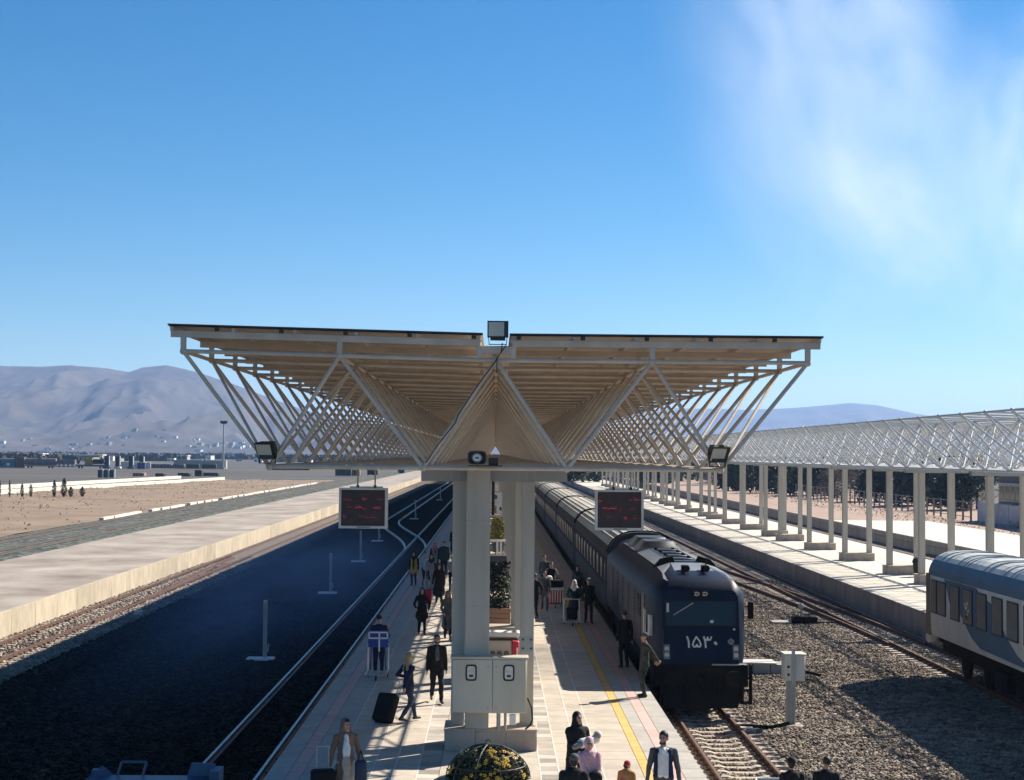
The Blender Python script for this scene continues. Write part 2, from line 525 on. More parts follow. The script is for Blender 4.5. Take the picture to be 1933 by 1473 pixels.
# crossover from the left platform track to the middle siding, and the siding itself
co = setting('railway_track')
def sspline(p0, p1, n=24):
    return [(p0[0] + (p1[0] - p0[0]) * (3 * t * t - 2 * t ** 3), p0[1] + (p1[1] - p0[1]) * t) for t in [i / n for i in range(n + 1)]]
for g in (-0.75, 0.75):
    rail_along(sspline((-6.2 + g, 118 + g * 2), (-11.4 + g, 172 + g * 2)) + [(-11.4 + g, 400)], M_RAIL).build('rail', co)
    rail_along([(-11.4 + g, 176 + g), (-11.4 + g, 172 + g)][::-1], M_RAIL).build('rail', co)
# turnout joining the right-hand track
for g in (-0.75, 0.75):
    rail_along([(12.6 + g, 190)] + sspline((16.7 + g, 62), (13.4 + g, 124))[::-1], M_RAIL_RUST).build('rail', t3)
far = MB()
for i in range(100):
    y = 66 + i * 0.6
    t = (y - 62) / 62
    x = 16.7 - 3.3 * (3 * t * t - 2 * t ** 3) if t < 1 else 13.4 - 0.0125 * (y - 124)
    far.box((x - 1.25, y - 0.11, -1.24), (x + 1.25, y + 0.11, -1.068), M_SLEEP)
struct(far.build('turnout_sleepers', t3), 'stuff')
# old turnout blades on the far left track
rail_along(sspline((-17.6, 68), (-18.6, 110)), M_RAIL_RUST).build('rail', co)

# ------------------------------------------------------------------ loose ballast stones
def stones(name, n, xr, yr, z, size, m, avoid=None, ypow=1.6):
    x = rng.uniform(xr[0], xr[1], n); y = yr[0] + (yr[1] - yr[0]) * rng.uniform(0, 1, n) ** ypow
    if avoid is not None:
        k = avoid(x, y); x, y = x[k], y[k]; n = len(x)
    s = rng.uniform(size[0], size[1], n)
    cube = np.array([(-1, -1, -1), (1, -1, -1), (1, 1, -1), (-1, 1, -1), (-1, -1, 1), (1, -1, 1), (1, 1, 1), (-1, 1, 1)], float) * 0.5
    v = cube[None] * rng.uniform(0.55, 1.25, (n, 8, 3)) * s[:, None, None]
    a = rng.uniform(0, 6.28, n); c, sn = np.cos(a), np.sin(a)
    vx = v[:, :, 0] * c[:, None] - v[:, :, 1] * sn[:, None]; vy = v[:, :, 0] * sn[:, None] + v[:, :, 1] * c[:, None]
    tl = rng.uniform(-0.6, 0.6, n)
    vz = v[:, :, 2] * 0.8 + vx * tl[:, None]
    P = np.stack([vx + x[:, None], vy + y[:, None], vz + z + (s * 0.12)[:, None]], -1).reshape(-1, 3)
    q = np.array([(3, 2, 1, 0), (4, 5, 6, 7), (0, 1, 5, 4), (1, 2, 6, 5), (2, 3, 7, 6), (3, 0, 4, 7)])
    F = (q[None] + (np.arange(n) * 8)[:, None, None]).reshape(-1, 4)
    me = bpy.data.meshes.new(name)
    me.vertices.add(len(P)); me.vertices.foreach_set('co', P.ravel())
    me.loops.add(F.size); me.loops.foreach_set('vertex_index', F.ravel())
    me.polygons.add(len(F)); me.polygons.foreach_set('loop_start', np.arange(0, F.size, 4)); me.polygons.foreach_set('loop_total', np.full(len(F), 4))
    me.materials.append(m)
    me.update(); me.validate()
    o = place(name, me)
    return struct(o, 'stuff')
def stone_mat(name, tones):
    m = ballast_mat(name, tones, scale=5.0, bump=0.0)
    return m
M_STONE = stone_mat('stone', [(0.13, 0.102, 0.082), (0.21, 0.168, 0.135), (0.28, 0.23, 0.185), (0.39, 0.33, 0.27)])
stones('gravel', 150000, (4.5, 18.2), (28, 95), -1.09, (0.035, 0.085), M_STONE, avoid=lambda x, y: (x > 7.4) | (np.abs((y - 20.0) % 0.6 - 0.3) < 0.13))
stones('gravel', 15000, (-19.9, -16.2), (50, 105), -1.09, (0.07, 0.15), M_STONE, avoid=lambda x, y: (np.abs((y - 30.0) % 0.6 - 0.3) < 0.17) | (np.abs(x + 18.45) > 1.3))

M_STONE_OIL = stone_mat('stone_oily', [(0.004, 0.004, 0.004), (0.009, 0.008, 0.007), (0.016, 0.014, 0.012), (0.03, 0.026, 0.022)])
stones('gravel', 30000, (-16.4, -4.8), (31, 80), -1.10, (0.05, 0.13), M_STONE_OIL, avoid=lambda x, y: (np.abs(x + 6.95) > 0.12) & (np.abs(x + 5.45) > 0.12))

# ------------------------------------------------------------------ hills
def hills(name, prof, D0, D1, px0, px1, m, nx, ny, amp, zb=-1.4, seed=0.0):
    b = MB()
    vs = []
    for j in range(ny + 1):
        t = j / ny
        for i in range(nx + 1):
            px = px0 + (px1 - px0) * i / nx
            D = D0 + (D1 - D0) * t
            x = (px - 966.5) / 2890 * D1 * (0.55 + 0.45 * D / D1)
            h = float(np.interp(px, [p[0] for p in prof], [p[1] for p in prof])) / 2890 * D1
            e = t ** 1.25 if t < 1 else 1
            z = h * e
            q = Vector((x / 360 + seed + D / 5000, D / 1500, seed))
            sp = 1 - abs(mnoise.noise(q)) * 2
            sp2 = 1 - abs(mnoise.noise(Vector((x / 140 + seed - D / 1800, D / 560, 3.1)))) * 2
            sp3 = 1 - abs(mnoise.noise(Vector((x / 52 + D / 600, D / 210, 7.7 + seed)))) * 2
            z += amp * (math.sin(min(t, 1) * math.pi) ** 0.8) * (0.64 * sp + 0.28 * sp2 + 0.07 * sp3 - 0.62)
            z += 1.2 * sp3 * (1 if t > 0.9 else 0)
            vs.append((x, D, zb + max(z, -2 * (t < 0.02))))
    for i in range(nx + 1):   # back slope
        x, y, z = vs[ny * (nx + 1) + i]
        vs.append((x, y + (D1 - D0) * 0.6, zb - 5))
    ny2 = ny + 1
    fs = [(j * (nx + 1) + i, j * (nx + 1) + i + 1, (j + 1) * (nx + 1) + i + 1, (j + 1) * (nx + 1) + i) for j in range(ny2) for i in range(nx)]
    b.add(vs, fs, m, True)
    return struct(b.build(name))
M_HILL = mat('hill_earth', (0.03, 0.027, 0.024), rough=0.95, scale=0.009, bump=1.0, bscale=0.04, col2=(0.105, 0.083, 0.064))
PL = [(-500, 150), (-150, 158), (0, 161), (100, 160), (165, 163), (230, 158), (275, 151), (300, 160), (345, 165), (400, 153), (460, 134), (520, 112), (600, 84), (700, 58), (850, 30), (1000, 20), (1250, 12)]
PR = [(850, 12), (1000, 40), (1150, 70), (1250, 84), (1300, 90), (1380, 90), (1440, 88), (1520, 92), (1580, 97), (1640, 103), (1690, 99), (1760, 84), (1850, 72), (2000, 70), (2400, 90)]
hills('hills', PL, 3000, 5600, -420, 1250, M_HILL, 420, 90, 165.0, seed=1.7)
hills('hills', PR, 7000, 9600, 850, 2400, M_HILL, 150, 30, 75.0, seed=5.2)
# ------------------------------------------------------------------ canopies
M_STEEL = mat('cream_steel', (0.46, 0.38, 0.305), rough=0.5, scale=1.6, col2=(0.64, 0.545, 0.45), bump=0.1)
M_STEEL2 = mat('cream_steel_sheet', (0.36, 0.305, 0.25), rough=0.6, scale=1.0, col2=(0.48, 0.415, 0.345), stretch=(1, 0.3, 1))
M_SUNLIT = mat('pale_steel', (0.55, 0.55, 0.54), rough=0.5, scale=1.2, col2=(0.68, 0.68, 0.66))  # same canopy paint, coloured paler to stand in for sunlight on it
M_COLM = mat('grey_column_paint', (0.37, 0.345, 0.295), rough=0.5, scale=1.3, col2=(0.49, 0.46, 0.40), stretch=(2, 2, 0.25), bump=0.05)
M_ROOFTOP = mat('dark_roof_felt', (0.05, 0.05, 0.055), rough=0.8, scale=2)
M_STONEC = mat('plinth_stone', (0.38, 0.30, 0.24), rough=0.7, scale=2.2, col2=(0.50, 0.41, 0.33), bump=0.1, rnd=0.1)
M_HOUS = mat('dark_housing', (0.03, 0.032, 0.03), rough=0.5, scale=4)
M_BEAM = mat('crossbeam_paint', (0.30, 0.30, 0.285), rough=0.55, scale=1.0, col2=(0.38, 0.38, 0.36))

TX = [-6.25, -3.13, 0.0, 3.13, 6.25]
BX = [-4.5, -1.44, 1.44, 4.5]
def zt(x, dz):       # top nodes; the left wing climbs a little more
    return (8.46 + (max(0, -x) / 6.25) * 0.13) + dz * (2.2 if dz < 0 else 1)
def zb(dz):
    return 6.30 + dz
RT = 0.041
def frame_parts(m, dz, roof):
    """list of (name, MB) for one transverse frame at y=0"""
    out = []
    RT = 0.041 if roof else 0.033
    T = [Vector((x, 0, zt(x, dz))) for x in TX]
    Bn = [Vector((x, 0, zb(dz))) for x in BX]
    out.append(('bottom_chord', MB().tube(Bn[0], Bn[3], 0.045, m)))
    out.append(('top_chord', MB().tube(T[0], T[2], 0.042, m).tube(T[2], T[4], 0.042, m)))
    for i in range(4):
        out.append(('diagonal', MB().tube(T[i], Bn[i], RT, m)))
        out.append(('diagonal', MB().tube(Bn[i], T[i + 1], RT, m)))
    nb = MB()
    for p in T + Bn:
        nb.ball(p, 0.075, m, 8, 5)
    out.append(('node_joints', nb))
    if roof:
        for x in (-6.25, -3.13, -0.34, 0.34, 3.13, 6.25):
            z0 = zt(x, dz)
            out.append(('post', MB().box((x - 0.05, -0.05, z0 + 0.03), (x + 0.05, 0.05, z0 + 0.275), m)))
        for s in (-1, 1):
            a, c = (s * 0.32, 0, zt(s * 0.32, dz) + 0.34), (s * 6.5, 0, zt(s * 6.5, dz) + 0.34)
            out.append(('rafter', MB().bar(a, c, 0.08, 0.13, m)))
    return out

def canopy(x0, y0, nb, s, dz, label, roof, cols, m, colm, detail, group, duct=False):
    root = thing('platform_canopy', label, 'canopy', (x0, y0, 0), 0, group)
    cache = canopy.cache
    key = (m.name, dz, roof)
    if key not in cache:
        parts = frame_parts(m, dz, roof)
        jb = MB()
        for nm, p in parts:
            jb.add(p.v, p.f, m, False)
            jb.sm[-len(p.f):] = p.sm
        cache[key] = ([(nm, p.mesh(nm)) for nm, p in parts], jb.mesh('truss_frame'))
    parts, joined = cache[key]
    L = nb * s
    for i in range(nb + 1):
        y = i * s
        if i < detail:
            fr = bpy.data.objects.new('truss_frame', None); COL.objects.link(fr); fr.parent = root; fr.location = (0, y, 0)
            for nm, me in parts:
                o = place(nm, me, fr)
                if nm == 'node_joints':
                    struct(o, 'stuff')
        else:
            place('truss_frame', joined, root, (0, y, 0))
    # longitudinal chords
    for x in TX:
        MB().tube((x, 0, zt(x, dz)), (x, L, zt(x, dz)), 0.042, m).build('long_chord', root)
    for x in BX:
        MB().tube((x, 0, zb(dz)), (x, L, zb(dz)), 0.045, m).build('long_chord', root)
    # bracing of the folded faces, one mesh per face pair and bay shared by all bays
    kb = ('brace', key, s)
    if kb not in cache:
        ms = []
        for i in range(4):
            for tx in (TX[i], TX[i + 1]):
                b = MB().tube((tx, s, zt(tx, dz)), (BX[i], 0, zb(dz)), 0.032, m)
                ms.append(b.mesh('brace'))
        jb = MB()
        for i in range(4):
            for tx in (TX[i], TX[i + 1]):
                jb.tube((tx, s, zt(tx, dz)), (BX[i], 0, zb(dz)), 0.032, m)
                if not roof:
                    jb.tube((tx, 0, zt(tx, dz)), (BX[i], s, zb(dz)), 0.024, m)
        if not roof:
            for i in range(4):
                for tx in (TX[i], TX[i + 1]):
                    ms.append(MB().tube((tx, 0, zt(tx, dz)), (BX[i], s, zb(dz)), 0.024, m).mesh('brace'))
        cache[kb] = (ms, jb.mesh('brace_bay'))
    for i in range(nb):
        if i < detail:
            for me in cache[kb][0]:
                place('brace', me, root, (0, i * s, 0))
        else:
            place('brace_bay', cache[kb][1], root, (0, i * s, 0))
    if roof:
        for sd in (-1, 1):
            xi, xo = sd * 0.27, sd * 6.56
            zi, zo = zt(xi, dz) + 0.405, zt(xo, dz) + 0.405
            for k in range(6):
                t = 0.012 + 0.976 * k / 5
                x = xi + (xo - xi) * t; z = zi + (zo - zi) * t
                MB().box((x - 0.035, -0.02, z + 0.002), (x + 0.035, L + 0.05, z + 0.08), m).build('purlin', root)
            # roof sheet: profiled steel underside with a dark felt top, split into bays
            for j in range(nb):
                a, c = j * s - (0.06 if j == 0 else -0.004), (j + 1) * s + (0.06 if j == nb - 1 else -0.004)
                b = MB()
                q = lambda x, z, y: (x, y, z)
                v = [q(xi, zi + 0.083, a), q(xo, zo + 0.083, a), q(xo, zo + 0.083, c), q(xi, zi + 0.083, c), q(xi, zi + 0.10, a), q(xo, zo + 0.10, a), q(xo, zo + 0.10, c), q(xi, zi + 0.10, c)]
                b.add(v, [(3, 2, 1, 0)], M_STEEL2)
                v2 = [(p[0], p[1], p[2]) for p in v[4:]] + [(p[0], p[1], p[2] + 0.035) for p in v[4:]]
                b.add(v2, [(0, 1, 2, 3), (4, 5, 6, 7), (0, 1, 5, 4), (1, 2, 6, 5), (2, 3, 7, 6), (3, 0, 4, 7)], M_ROOFTOP)
                b.build('roof_sheet', root)
        # valley gutter
        MB().box((-0.31, -0.03, zt(0, dz) + 0.13), (0.31, L, zt(0, dz) + 0.27), M_STEEL).box((-0.42, 0.02, zt(0, dz) + 0.272), (0.42, L, zt(0, dz) + 0.29), M_STEEL).build('gutter', root)
    # columns: pairs on a stone plinth under a crossbeam
    if 'col' not in cache:
        h = MB()
        z0, z1 = 0.49, 5.96
        h.box((-0.15, -0.16, z0), (0.15, -0.143, z1), colm).box((-0.15, 0.143, z0), (0.15, 0.16, z1), colm).box((-0.148, -0.142, z0), (-0.13, 0.142, z1), colm).box((0.13, -0.142, z0), (0.148, 0.142, z1), colm)
        h.box((-0.2, -0.2, z0), (0.2, 0.2, z0 + 0.02), colm)
        bm_ = MB()
        bm_.box((-1.65, -0.15, 5.963), (1.65, -0.13, 6.25), M_BEAM).box((-1.65, 0.13, 5.963), (1.65, 0.15, 6.25), M_BEAM).box((-1.65, -0.148, 6.23), (1.65, 0.148, 6.252), M_BEAM).box((-1.65, -0.128, 5.964), (1.65, 0.128, 5.985), M_BEAM)
        for x in (-0.97, -0.8, -0.63, 0.57, 0.75, 0.92):
            bm_.box((x - 0.008, -0.158, 5.97), (x + 0.008, -0.15, 6.24), M_COLM)
        cache['col'] = h.mesh('column'), bm_.mesh('crossbeam')
        pb = MB(); pb.rbox((-0.335, -0.03, 0.0), (0.335, 0.03, 0.44), 0.008, M_STONEC, 1); cache['pf'] = pb.mesh('plinth_panel')
        pb = MB(); pb.rbox((-0.03, -0.51, 0.0), (0.03, 0.51, 0.44), 0.008, M_STONEC, 1); cache['ps'] = pb.mesh('plinth_panel')
        pb = MB(); pb.rbox((-1.04, -0.57, 0.44), (1.04, 0.57, 0.49), 0.012, M_STONEC, 1); pb.box((-0.97, -0.5, 0), (0.97, 0.5, 0.438), M_CONC_GREY); cache['pt'] = pb.mesh('plinth_cap')
    for y in cols:
        for x in (-0.80, 0.75):
            o = place('column', cache['col'][0], root, (x, y, dz if dz < 0 and False else 0))
            if dz:
                o.scale = (1, 1, (6.0 + dz) / 6.0)
        place('crossbeam', cache['col'][1], root, (-0.02, y, dz))
        pl_ = place('plinth', cache['pt'], root, (-0.05, y, 0))
        for sx in (-0.675, 0, 0.675):
            for sy in (-0.53, 0.53):
                place('plinth_panel', cache['pf'], pl_, (sx, sy, 0))
        for sx in (-1.0, 1.0):
            place('plinth_panel', cache['ps'], pl_, (sx, 0, 0))
    if duct:
        y = cols[0]
        MB().rbox((-0.63, y - 0.62, 0.50), (-0.10, y - 0.2, 6.26), 0.012, M_COLM, 1).build('downpipe_casing', root)
        MB().tube((-0.04, y - 0.05, 5.2), (-0.04, y - 0.05, 6.3), 0.035, M_HOUS).build('cable_pipe', root)  # dark tube standing in for the shaded gap beside the casing
        MB().box((-0.634, y - 0.624, 3.20), (-0.096, y - 0.196, 3.212), M_BEAM).build('casing_seam', root)
        MB().box((-0.634, y - 0.624, 5.1), (-0.096, y - 0.196, 5.108), M_BEAM).build('casing_seam', root)
        for bx in (0.66, 0.84):
            for bz in (2.22, 2.42):
                MB().tube((bx, y - 0.185, bz), (bx, y - 0.16, bz), 0.022, M_HOUS, 8).build('bolt', root)
        MB().box((0.62, y - 0.166, 2.15), (0.88, y - 0.161, 2.49), M_BEAM).build('bolt_plate', root)
        for sd in (-1, 1):
            for k in range(5):
                x = sd * (0.45 + 1.28 * k); z = zt(x, dz) + 0.445
                MB().box((x - 0.045, -0.10, z - 0.035), (x + 0.045, -0.062, z + 0.035), M_HOUS).build('purlin_end', root)
            a, c = sd * 0.29, sd * 6.5
            MB().bar((a, -0.045, zt(a, dz) + 0.375), (c, -0.045, zt(c, dz) + 0.375), 0.03, 0.035, M_STEEL).build('fascia_rail', root)
    return root
canopy.cache = {}
G1 = 'roofed canopies along the middle platform'
cl = ['nearest butterfly roofed cream steel canopy with the floodlight over its middle', 'second roofed canopy segment directly behind the nearest one on the middle platform', 'third roofed canopy segment back along the middle platform', 'fourth roofed canopy segment back along the middle platform', 'fifth roofed canopy segment back along the middle platform', 'sixth roofed canopy segment back along the middle platform', 'seventh roofed canopy segment back along the middle platform', 'eighth roofed canopy segment back along the middle platform', 'farthest roofed canopy segment on the middle platform']
for k in range(9):
    canopy(0, 30.6 + 39.6 * k, 13, 3.0455, 0.0, cl[k], True, [4.2, 14.2, 24.1, 34.1], M_STEEL, M_COLM, 5 if k == 0 else 0, G1, duct=(k == 0))
G2 = 'open truss canopies along the right platform'
cr = ['nearest roofless white truss canopy on the right platform above the parked railcar', 'second roofless truss canopy on the right platform beside the black litter bin', 'third roofless truss canopy back along the right platform', 'fourth roofless truss canopy back along the right platform', 'fifth roofless truss canopy back along the right platform', 'sixth roofless truss canopy far back along the right platform', 'farthest roofless truss canopy on the right platform']
for k in range(-1, 6):
    canopy(23.05, 83.7 + 39.6 * k, 14, 2.757, -0.2, cr[k + 1], False, [2.6, 13.63, 24.66, 35.69], M_SUNLIT, M_COLM, 6 if k == -1 else (5 if k == 0 else 0), G2)

# ------------------------------------------------------------------ floodlights, loudspeaker, displays
M_LENS = mat('floodlight_glass', (0.46, 0.45, 0.38), rough=0.25, scale=3, col2=(0.58, 0.57, 0.48))
def floodlight(loc, rz, tilt, label):
    t = thing('floodlight', label, 'floodlight', loc, rz, 'floodlights on the canopy front')
    c, s_ = math.cos(tilt), math.sin(tilt)
    def tr(p):      # tilt about local x at the pivot (0,0,.28); front faces -y
        x, y, z = p
        return (x, y * c - z * s_, 0.30 + y * s_ + z * c)
    b = MB()
    v = [(-0.21, -0.1, -0.17), (0.21, -0.1, -0.17), (0.21, -0.1, 0.17), (-0.21, -0.1, 0.17), (-0.15, 0.1, -0.11), (0.15, 0.1, -0.11), (0.15, 0.1, 0.11), (-0.15, 0.1, 0.11)]
    b.add([tr(p) for p in v], [(0, 1, 2, 3), (7, 6, 5, 4), (0, 4, 5, 1), (1, 5, 6, 2), (2, 6, 7, 3), (3, 7, 4, 0)], M_HOUS)
    for i in range(5):
        x = -0.12 + 0.06 * i
        v = [(x - 0.006, 0.095, -0.1), (x + 0.006, 0.095, -0.1), (x + 0.006, 0.15, -0.08), (x - 0.006, 0.15, -0.08), (x - 0.006, 0.095, 0.1), (x + 0.006, 0.095, 0.1), (x + 0.006, 0.15, 0.08), (x - 0.006, 0.15, 0.08)]
        b.add([tr(p) for p in v], [(0, 1, 2, 3), (4, 5, 6, 7), (0, 1, 5, 4), (1, 2, 6, 5), (2, 3, 7, 6), (3, 0, 4, 7)], M_HOUS)
    b.build('housing', t)
    g = MB()
    v = [(-0.185, -0.112, -0.14), (0.125, -0.112, -0.14), (0.125, -0.112, 0.14), (-0.185, -0.112, 0.14), (-0.185, -0.101, -0.14), (0.125, -0.101, -0.14), (0.125, -0.101, 0.14), (-0.185, -0.101, 0.14)]
    g.add([tr(p) for p in v], [(0, 1, 2, 3), (4, 5, 6, 7), (0, 1, 5, 4), (1, 2, 6, 5), (2, 3, 7, 6), (3, 0, 4, 7)], M_LENS)
    g.build('lens', t)
    k = MB()
    k.bar((-0.2, 0, 0.30), (-0.17, 0, 0.0), 0.015, 0.04, M_HOUS).bar((0.2, 0, 0.30), (0.17, 0, 0.0), 0.015, 0.04, M_HOUS).bar((-0.18, 0, 0.01), (0.18, 0, 0.01), 0.04, 0.015, M_HOUS)
    k.box((-0.15, -0.06, 0.09), (0.15, 0.06, 0.17), M_HOUS)
    k.build('bracket', t)
    return t
floodlight((0.03, 30.55, 8.765), 0.0, R(-4), 'floodlight standing upright on the gutter over the middle of the canopy')
floodlight((-4.52, 30.45, 6.36), R(-18), R(28), 'floodlight at the lower left corner of the canopy front')
floodlight((4.42, 30.45, 6.36), R(22), R(30), 'floodlight at the lower right corner of the canopy front')
cb = MB()
pts = [(0.12, 30.5, 8.8), (0.1, 30.46, 8.62), (0.02, 30.48, 8.5), (-0.02, 30.5, 8.42), (-0.4, 30.5, 7.9), (-0.75, 30.52, 7.35), (-0.8, 30.5, 7.2), (-1.15, 30.52, 6.75), (-1.38, 30.5, 6.4)]
cb.path(pts, 0.011, M_BLACK, 5)
cb.path([(0.2, 30.5, 8.76), (0.02, 30.45, 8.5), (0.01, 30.5, 8.2)], 0.011, M_BLACK, 5)
tag(cb.build('cable'), 'thin black cable running down the canopy truss from the middle floodlight', 'cable')

sp = thing('horn_loudspeaker', 'grey horn loudspeaker sitting on the bottom chord of the canopy', 'loudspeaker', (-0.36, 30.4, 6.35))
M_HORN = mat('horn_grey', (0.40, 0.40, 0.38), rough=0.45, scale=3)
b = MB()
def rrect(w, h, y, z, n=24, e=4.0):
    return [(w * abs(math.cos(a)) ** (2 / e) * (1 if math.cos(a) > 0 else -1), y, z + h * abs(math.sin(a)) ** (2 / e) * (1 if math.sin(a) > 0 else -1)) for a in [2 * math.pi * i / n for i in range(n)]]
b.loft([rrect(0.185, 0.135, -0.15, 0.16), rrect(0.19, 0.14, -0.13, 0.16), rrect(0.11, 0.09, 0.05, 0.16, e=2.5), rrect(0.08, 0.08, 0.25, 0.16, e=2)], M_HORN, caps=False)
b.loft([rrect(0.185, 0.135, -0.15, 0.16), rrect(0.165, 0.115, -0.145, 0.16), rrect(0.13, 0.1, -0.06, 0.16, e=2.5), rrect(0.11, 0.1, -0.04, 0.16, e=2)], M_HOUS, caps=False)
b.build('horn', sp)
b = MB(); b.loft([rrect(0.1, 0.095, -0.055, 0.16, e=2), rrect(0.075, 0.07, -0.10, 0.16, e=2), rrect(0.04, 0.03, -0.11, 0.16, e=2)], M_WHITE); b.cbox((0, -0.115, 0.155), (0.07, 0.02, 0.03), M_HOUS); b.build('driver_cone', sp)
b = MB(); b.box((-0.17, -0.1, -0.005), (0.5, 0.12, 0.012), M_HOUS).box((-0.03, -0.05, 0.012), (0.03, 0.05, 0.05), M_HOUS).rbox((0.23, -0.06, 0.01), (0.42, 0.1, 0.16), 0.02, M_HOUS); b.build('mounting_bracket', sp)

M_SCREEN = mat('led_screen', (0.050, 0.032, 0.033), rough=0.5, scale=6)
M_LED = mat('led_red', (0.25, 0.02, 0.03), rough=0.4, emit=((1.0, 0.06, 0.12), 0.11))
M_LED2 = mat('led_red_dim', (0.09, 0.02, 0.03), rough=0.4, emit=((1.0, 0.08, 0.14), 0.05))
M_FRAMEW = mat('board_frame', (0.60, 0.58, 0.55), rough=0.5, scale=3)
def board(cx, label, rows, rz):
    t = thing('departure_board', label, 'display board', (cx, 33.55, 0), rz, 'red LED boards hanging from the canopy')
    z0, z1, w = 4.94, 5.82, 0.53
    f = MB()
    f.box((-w, -0.08, z0), (-w + 0.05, 0.08, z1), M_FRAMEW).box((w - 0.05, -0.08, z0), (w, 0.08, z1), M_FRAMEW).box((-w + 0.05, -0.08, z0), (w - 0.05, 0.08, z0 + 0.055), M_FRAMEW).box((-w + 0.05, -0.08, z1 - 0.04), (w - 0.05, 0.08, z1), M_FRAMEW)
    f.box((-w + 0.05, 0.06, z0 + 0.055), (w - 0.05, 0.075, z1 - 0.04), M_HOUS)
    f.build('frame', t)
    s_ = MB().box((-w + 0.052, -0.05, z0 + 0.057), (w - 0.052, 0.058, z1 - 0.042), M_SCREEN).build('screen', t)
    l, d = MB(), MB()
    for (x, z, wd, hi) in rows:
        # rows of dot-matrix script: a baseline run with teeth and dots above or below
        bld = l if hi else d
        x0 = x
        while x0 < x + wd:
            k = random.uniform(0.018, 0.045)
            bld.box((x0, -0.056, z), (min(x0 + k, x + wd), -0.0505, z + 0.014), M_LED if hi else M_LED2)
            if random.random() < 0.55:
                bld.box((x0, -0.056, z), (x0 + 0.012, -0.0505, z + random.choice((0.03, 0.042))), M_LED if hi else M_LED2)
            if random.random() < 0.35:
                zz = random.choice((-0.028, 0.048))
                bld.box((x0, -0.056, z + zz), (x0 + 0.014, -0.0505, z + zz + 0.012), M_LED if hi else M_LED2)
            x0 += k + random.choice((0, 0, 0.012))
    l.build('lit_text', t); d.build('dim_text', t)
    p = MB().box((-0.13, -0.086, z0 + 0.012), (0.16, -0.0805, z0 + 0.042), mat('badge_grey', (0.25, 0.25, 0.25), rough=0.5))
    p.build('maker_plate', t)
    for x in (-0.13, 0.25):
        r = MB().tube((x, 0, z1 - 0.005), (x, 0, 6.27), 0.018, M_STEEL2); r.box((x - 0.03, -0.03, z1), (x + 0.03, 0.03, z1 + 0.06), M_HOUS); r.build('hanger_rod', t)
    MB().box((-0.3, -0.03, z1), (0.42, 0.03, z1 + 0.035), M_FRAMEW).build('hanger_bar', t)
    return t
board(-2.87, 'hanging red LED departure board on the left side of the columns', [(-0.44, 5.55, 0.2, 0), (-0.02, 5.57, 0.1, 1), (0.3, 5.57, 0.14, 0), (-0.34, 5.40, 0.08, 0), (-0.18, 5.39, 0.15, 1), (-0.01, 5.36, 0.08, 0), (0.22, 5.38, 0.17, 1), (-0.43, 5.18, 0.05, 1), (-0.1, 5.2, 0.12, 0), (0.05, 5.17, 0.25, 0)], R(-3))
board(2.72, 'hanging red LED departure board on the right above the train', [(-0.45, 5.57, 0.07, 1), (0.22, 5.6, 0.05, 1), (0.32, 5.6, 0.14, 1), (-0.36, 5.41, 0.30, 1), (-0.02, 5.36, 0.05, 0), (0.24, 5.4, 0.1, 0), (-0.26, 5.21, 0.04, 0), (0.1, 5.19, 0.06, 1), (0.3, 5.2, 0.05, 0)], R(2))

# ------------------------------------------------------------------ electrical cabinet and what hangs on the first column pair
M_CAB = mat('cabinet_paint', (0.46, 0.43, 0.34), rough=0.5, scale=1.6, col2=(0.57, 0.535, 0.44), stretch=(1, 1, 0.3))
M_LABEL = mat('pale_label', (0.62, 0.60, 0.54), rough=0.5, scale=5)
t = thing('electrical_cabinet', 'wide beige two door cabinet with two meter windows on the front columns', 'cabinet', (-0.08, 34.0, 0))
MB().rbox((-0.84, -0.02, 0.88), (0.82, 0.30, 2.07), 0.012, M_CAB, 1).build('body', t)
h = MB(); h.rbox((-0.87, -0.09, 2.07), (0.85, 0.33, 2.12), 0.01, M_CAB, 1); h.build('rain_hood', t)
for x0, x1, wx in ((-0.82, 0.055, -0.41), (0.065, 0.80, 0.42)):
    d = MB().rbox((x0, -0.05, 0.90), (x1, -0.022, 2.055), 0.01, M_CAB, 1).build('door', t)
    fr = MB()
    n = 20
    o = rrect(0.125, 0.18, -0.056, 1.77, n, 5); i_ = rrect(0.092, 0.147, -0.06, 1.77, n, 5)
    o2 = [(p[0], -0.049, p[2]) for p in o]
    fr.loft([[(p[0] + wx, p[1], p[2]) for p in o2], [(p[0] + wx, -0.062, p[2]) for p in o], [(p[0] + wx, -0.062, p[2]) for p in i_], [(p[0] + wx, -0.05, p[2]) for p in i_]], M_BLACK, caps=False, smooth=False)
    fr.build('window_frame', d)
    g = MB().box((wx - 0.09, -0.054, 1.63), (wx + 0.09, -0.0505, 1.91), M_LABEL)
    g.build('meter_window', d)
    mk = MB()
    for q in range(4):
        mk.cbox((wx - 0.055 + q * 0.036, -0.0555, 1.80), (0.014, 0.003, 0.045), M_HORN)
    mk.cbox((wx, -0.0555, 1.70), (0.09, 0.003, 0.05), M_HOUS)
    mk.build('meter', d)
    for z in (1.0, 1.9):
        xh = x1 - 0.09 if x0 < -0.5 else x0 + 0.08
        MB().tube((xh, -0.065, z), (xh, -0.05, z), 0.022, M_HORN).build('lock', d)
b = MB()
b.path([(0.84, 0.1, 1.2), (0.93, 0.05, 1.0), (0.95, 0.0, 0.75), (0.9, 0.0, 0.62), (0.8, 0.1, 0.52)], 0.02, M_BLACK, 6)
b.build('cable', t)
b = MB(); b.tube((0.2, 0.12, 0.5), (0.2, 0.12, 0.88), 0.045, M_HORN).tube((0.35, 0.12, 0.5), (0.35, 0.12, 0.88), 0.03, M_HORN); b.build('conduit', t)
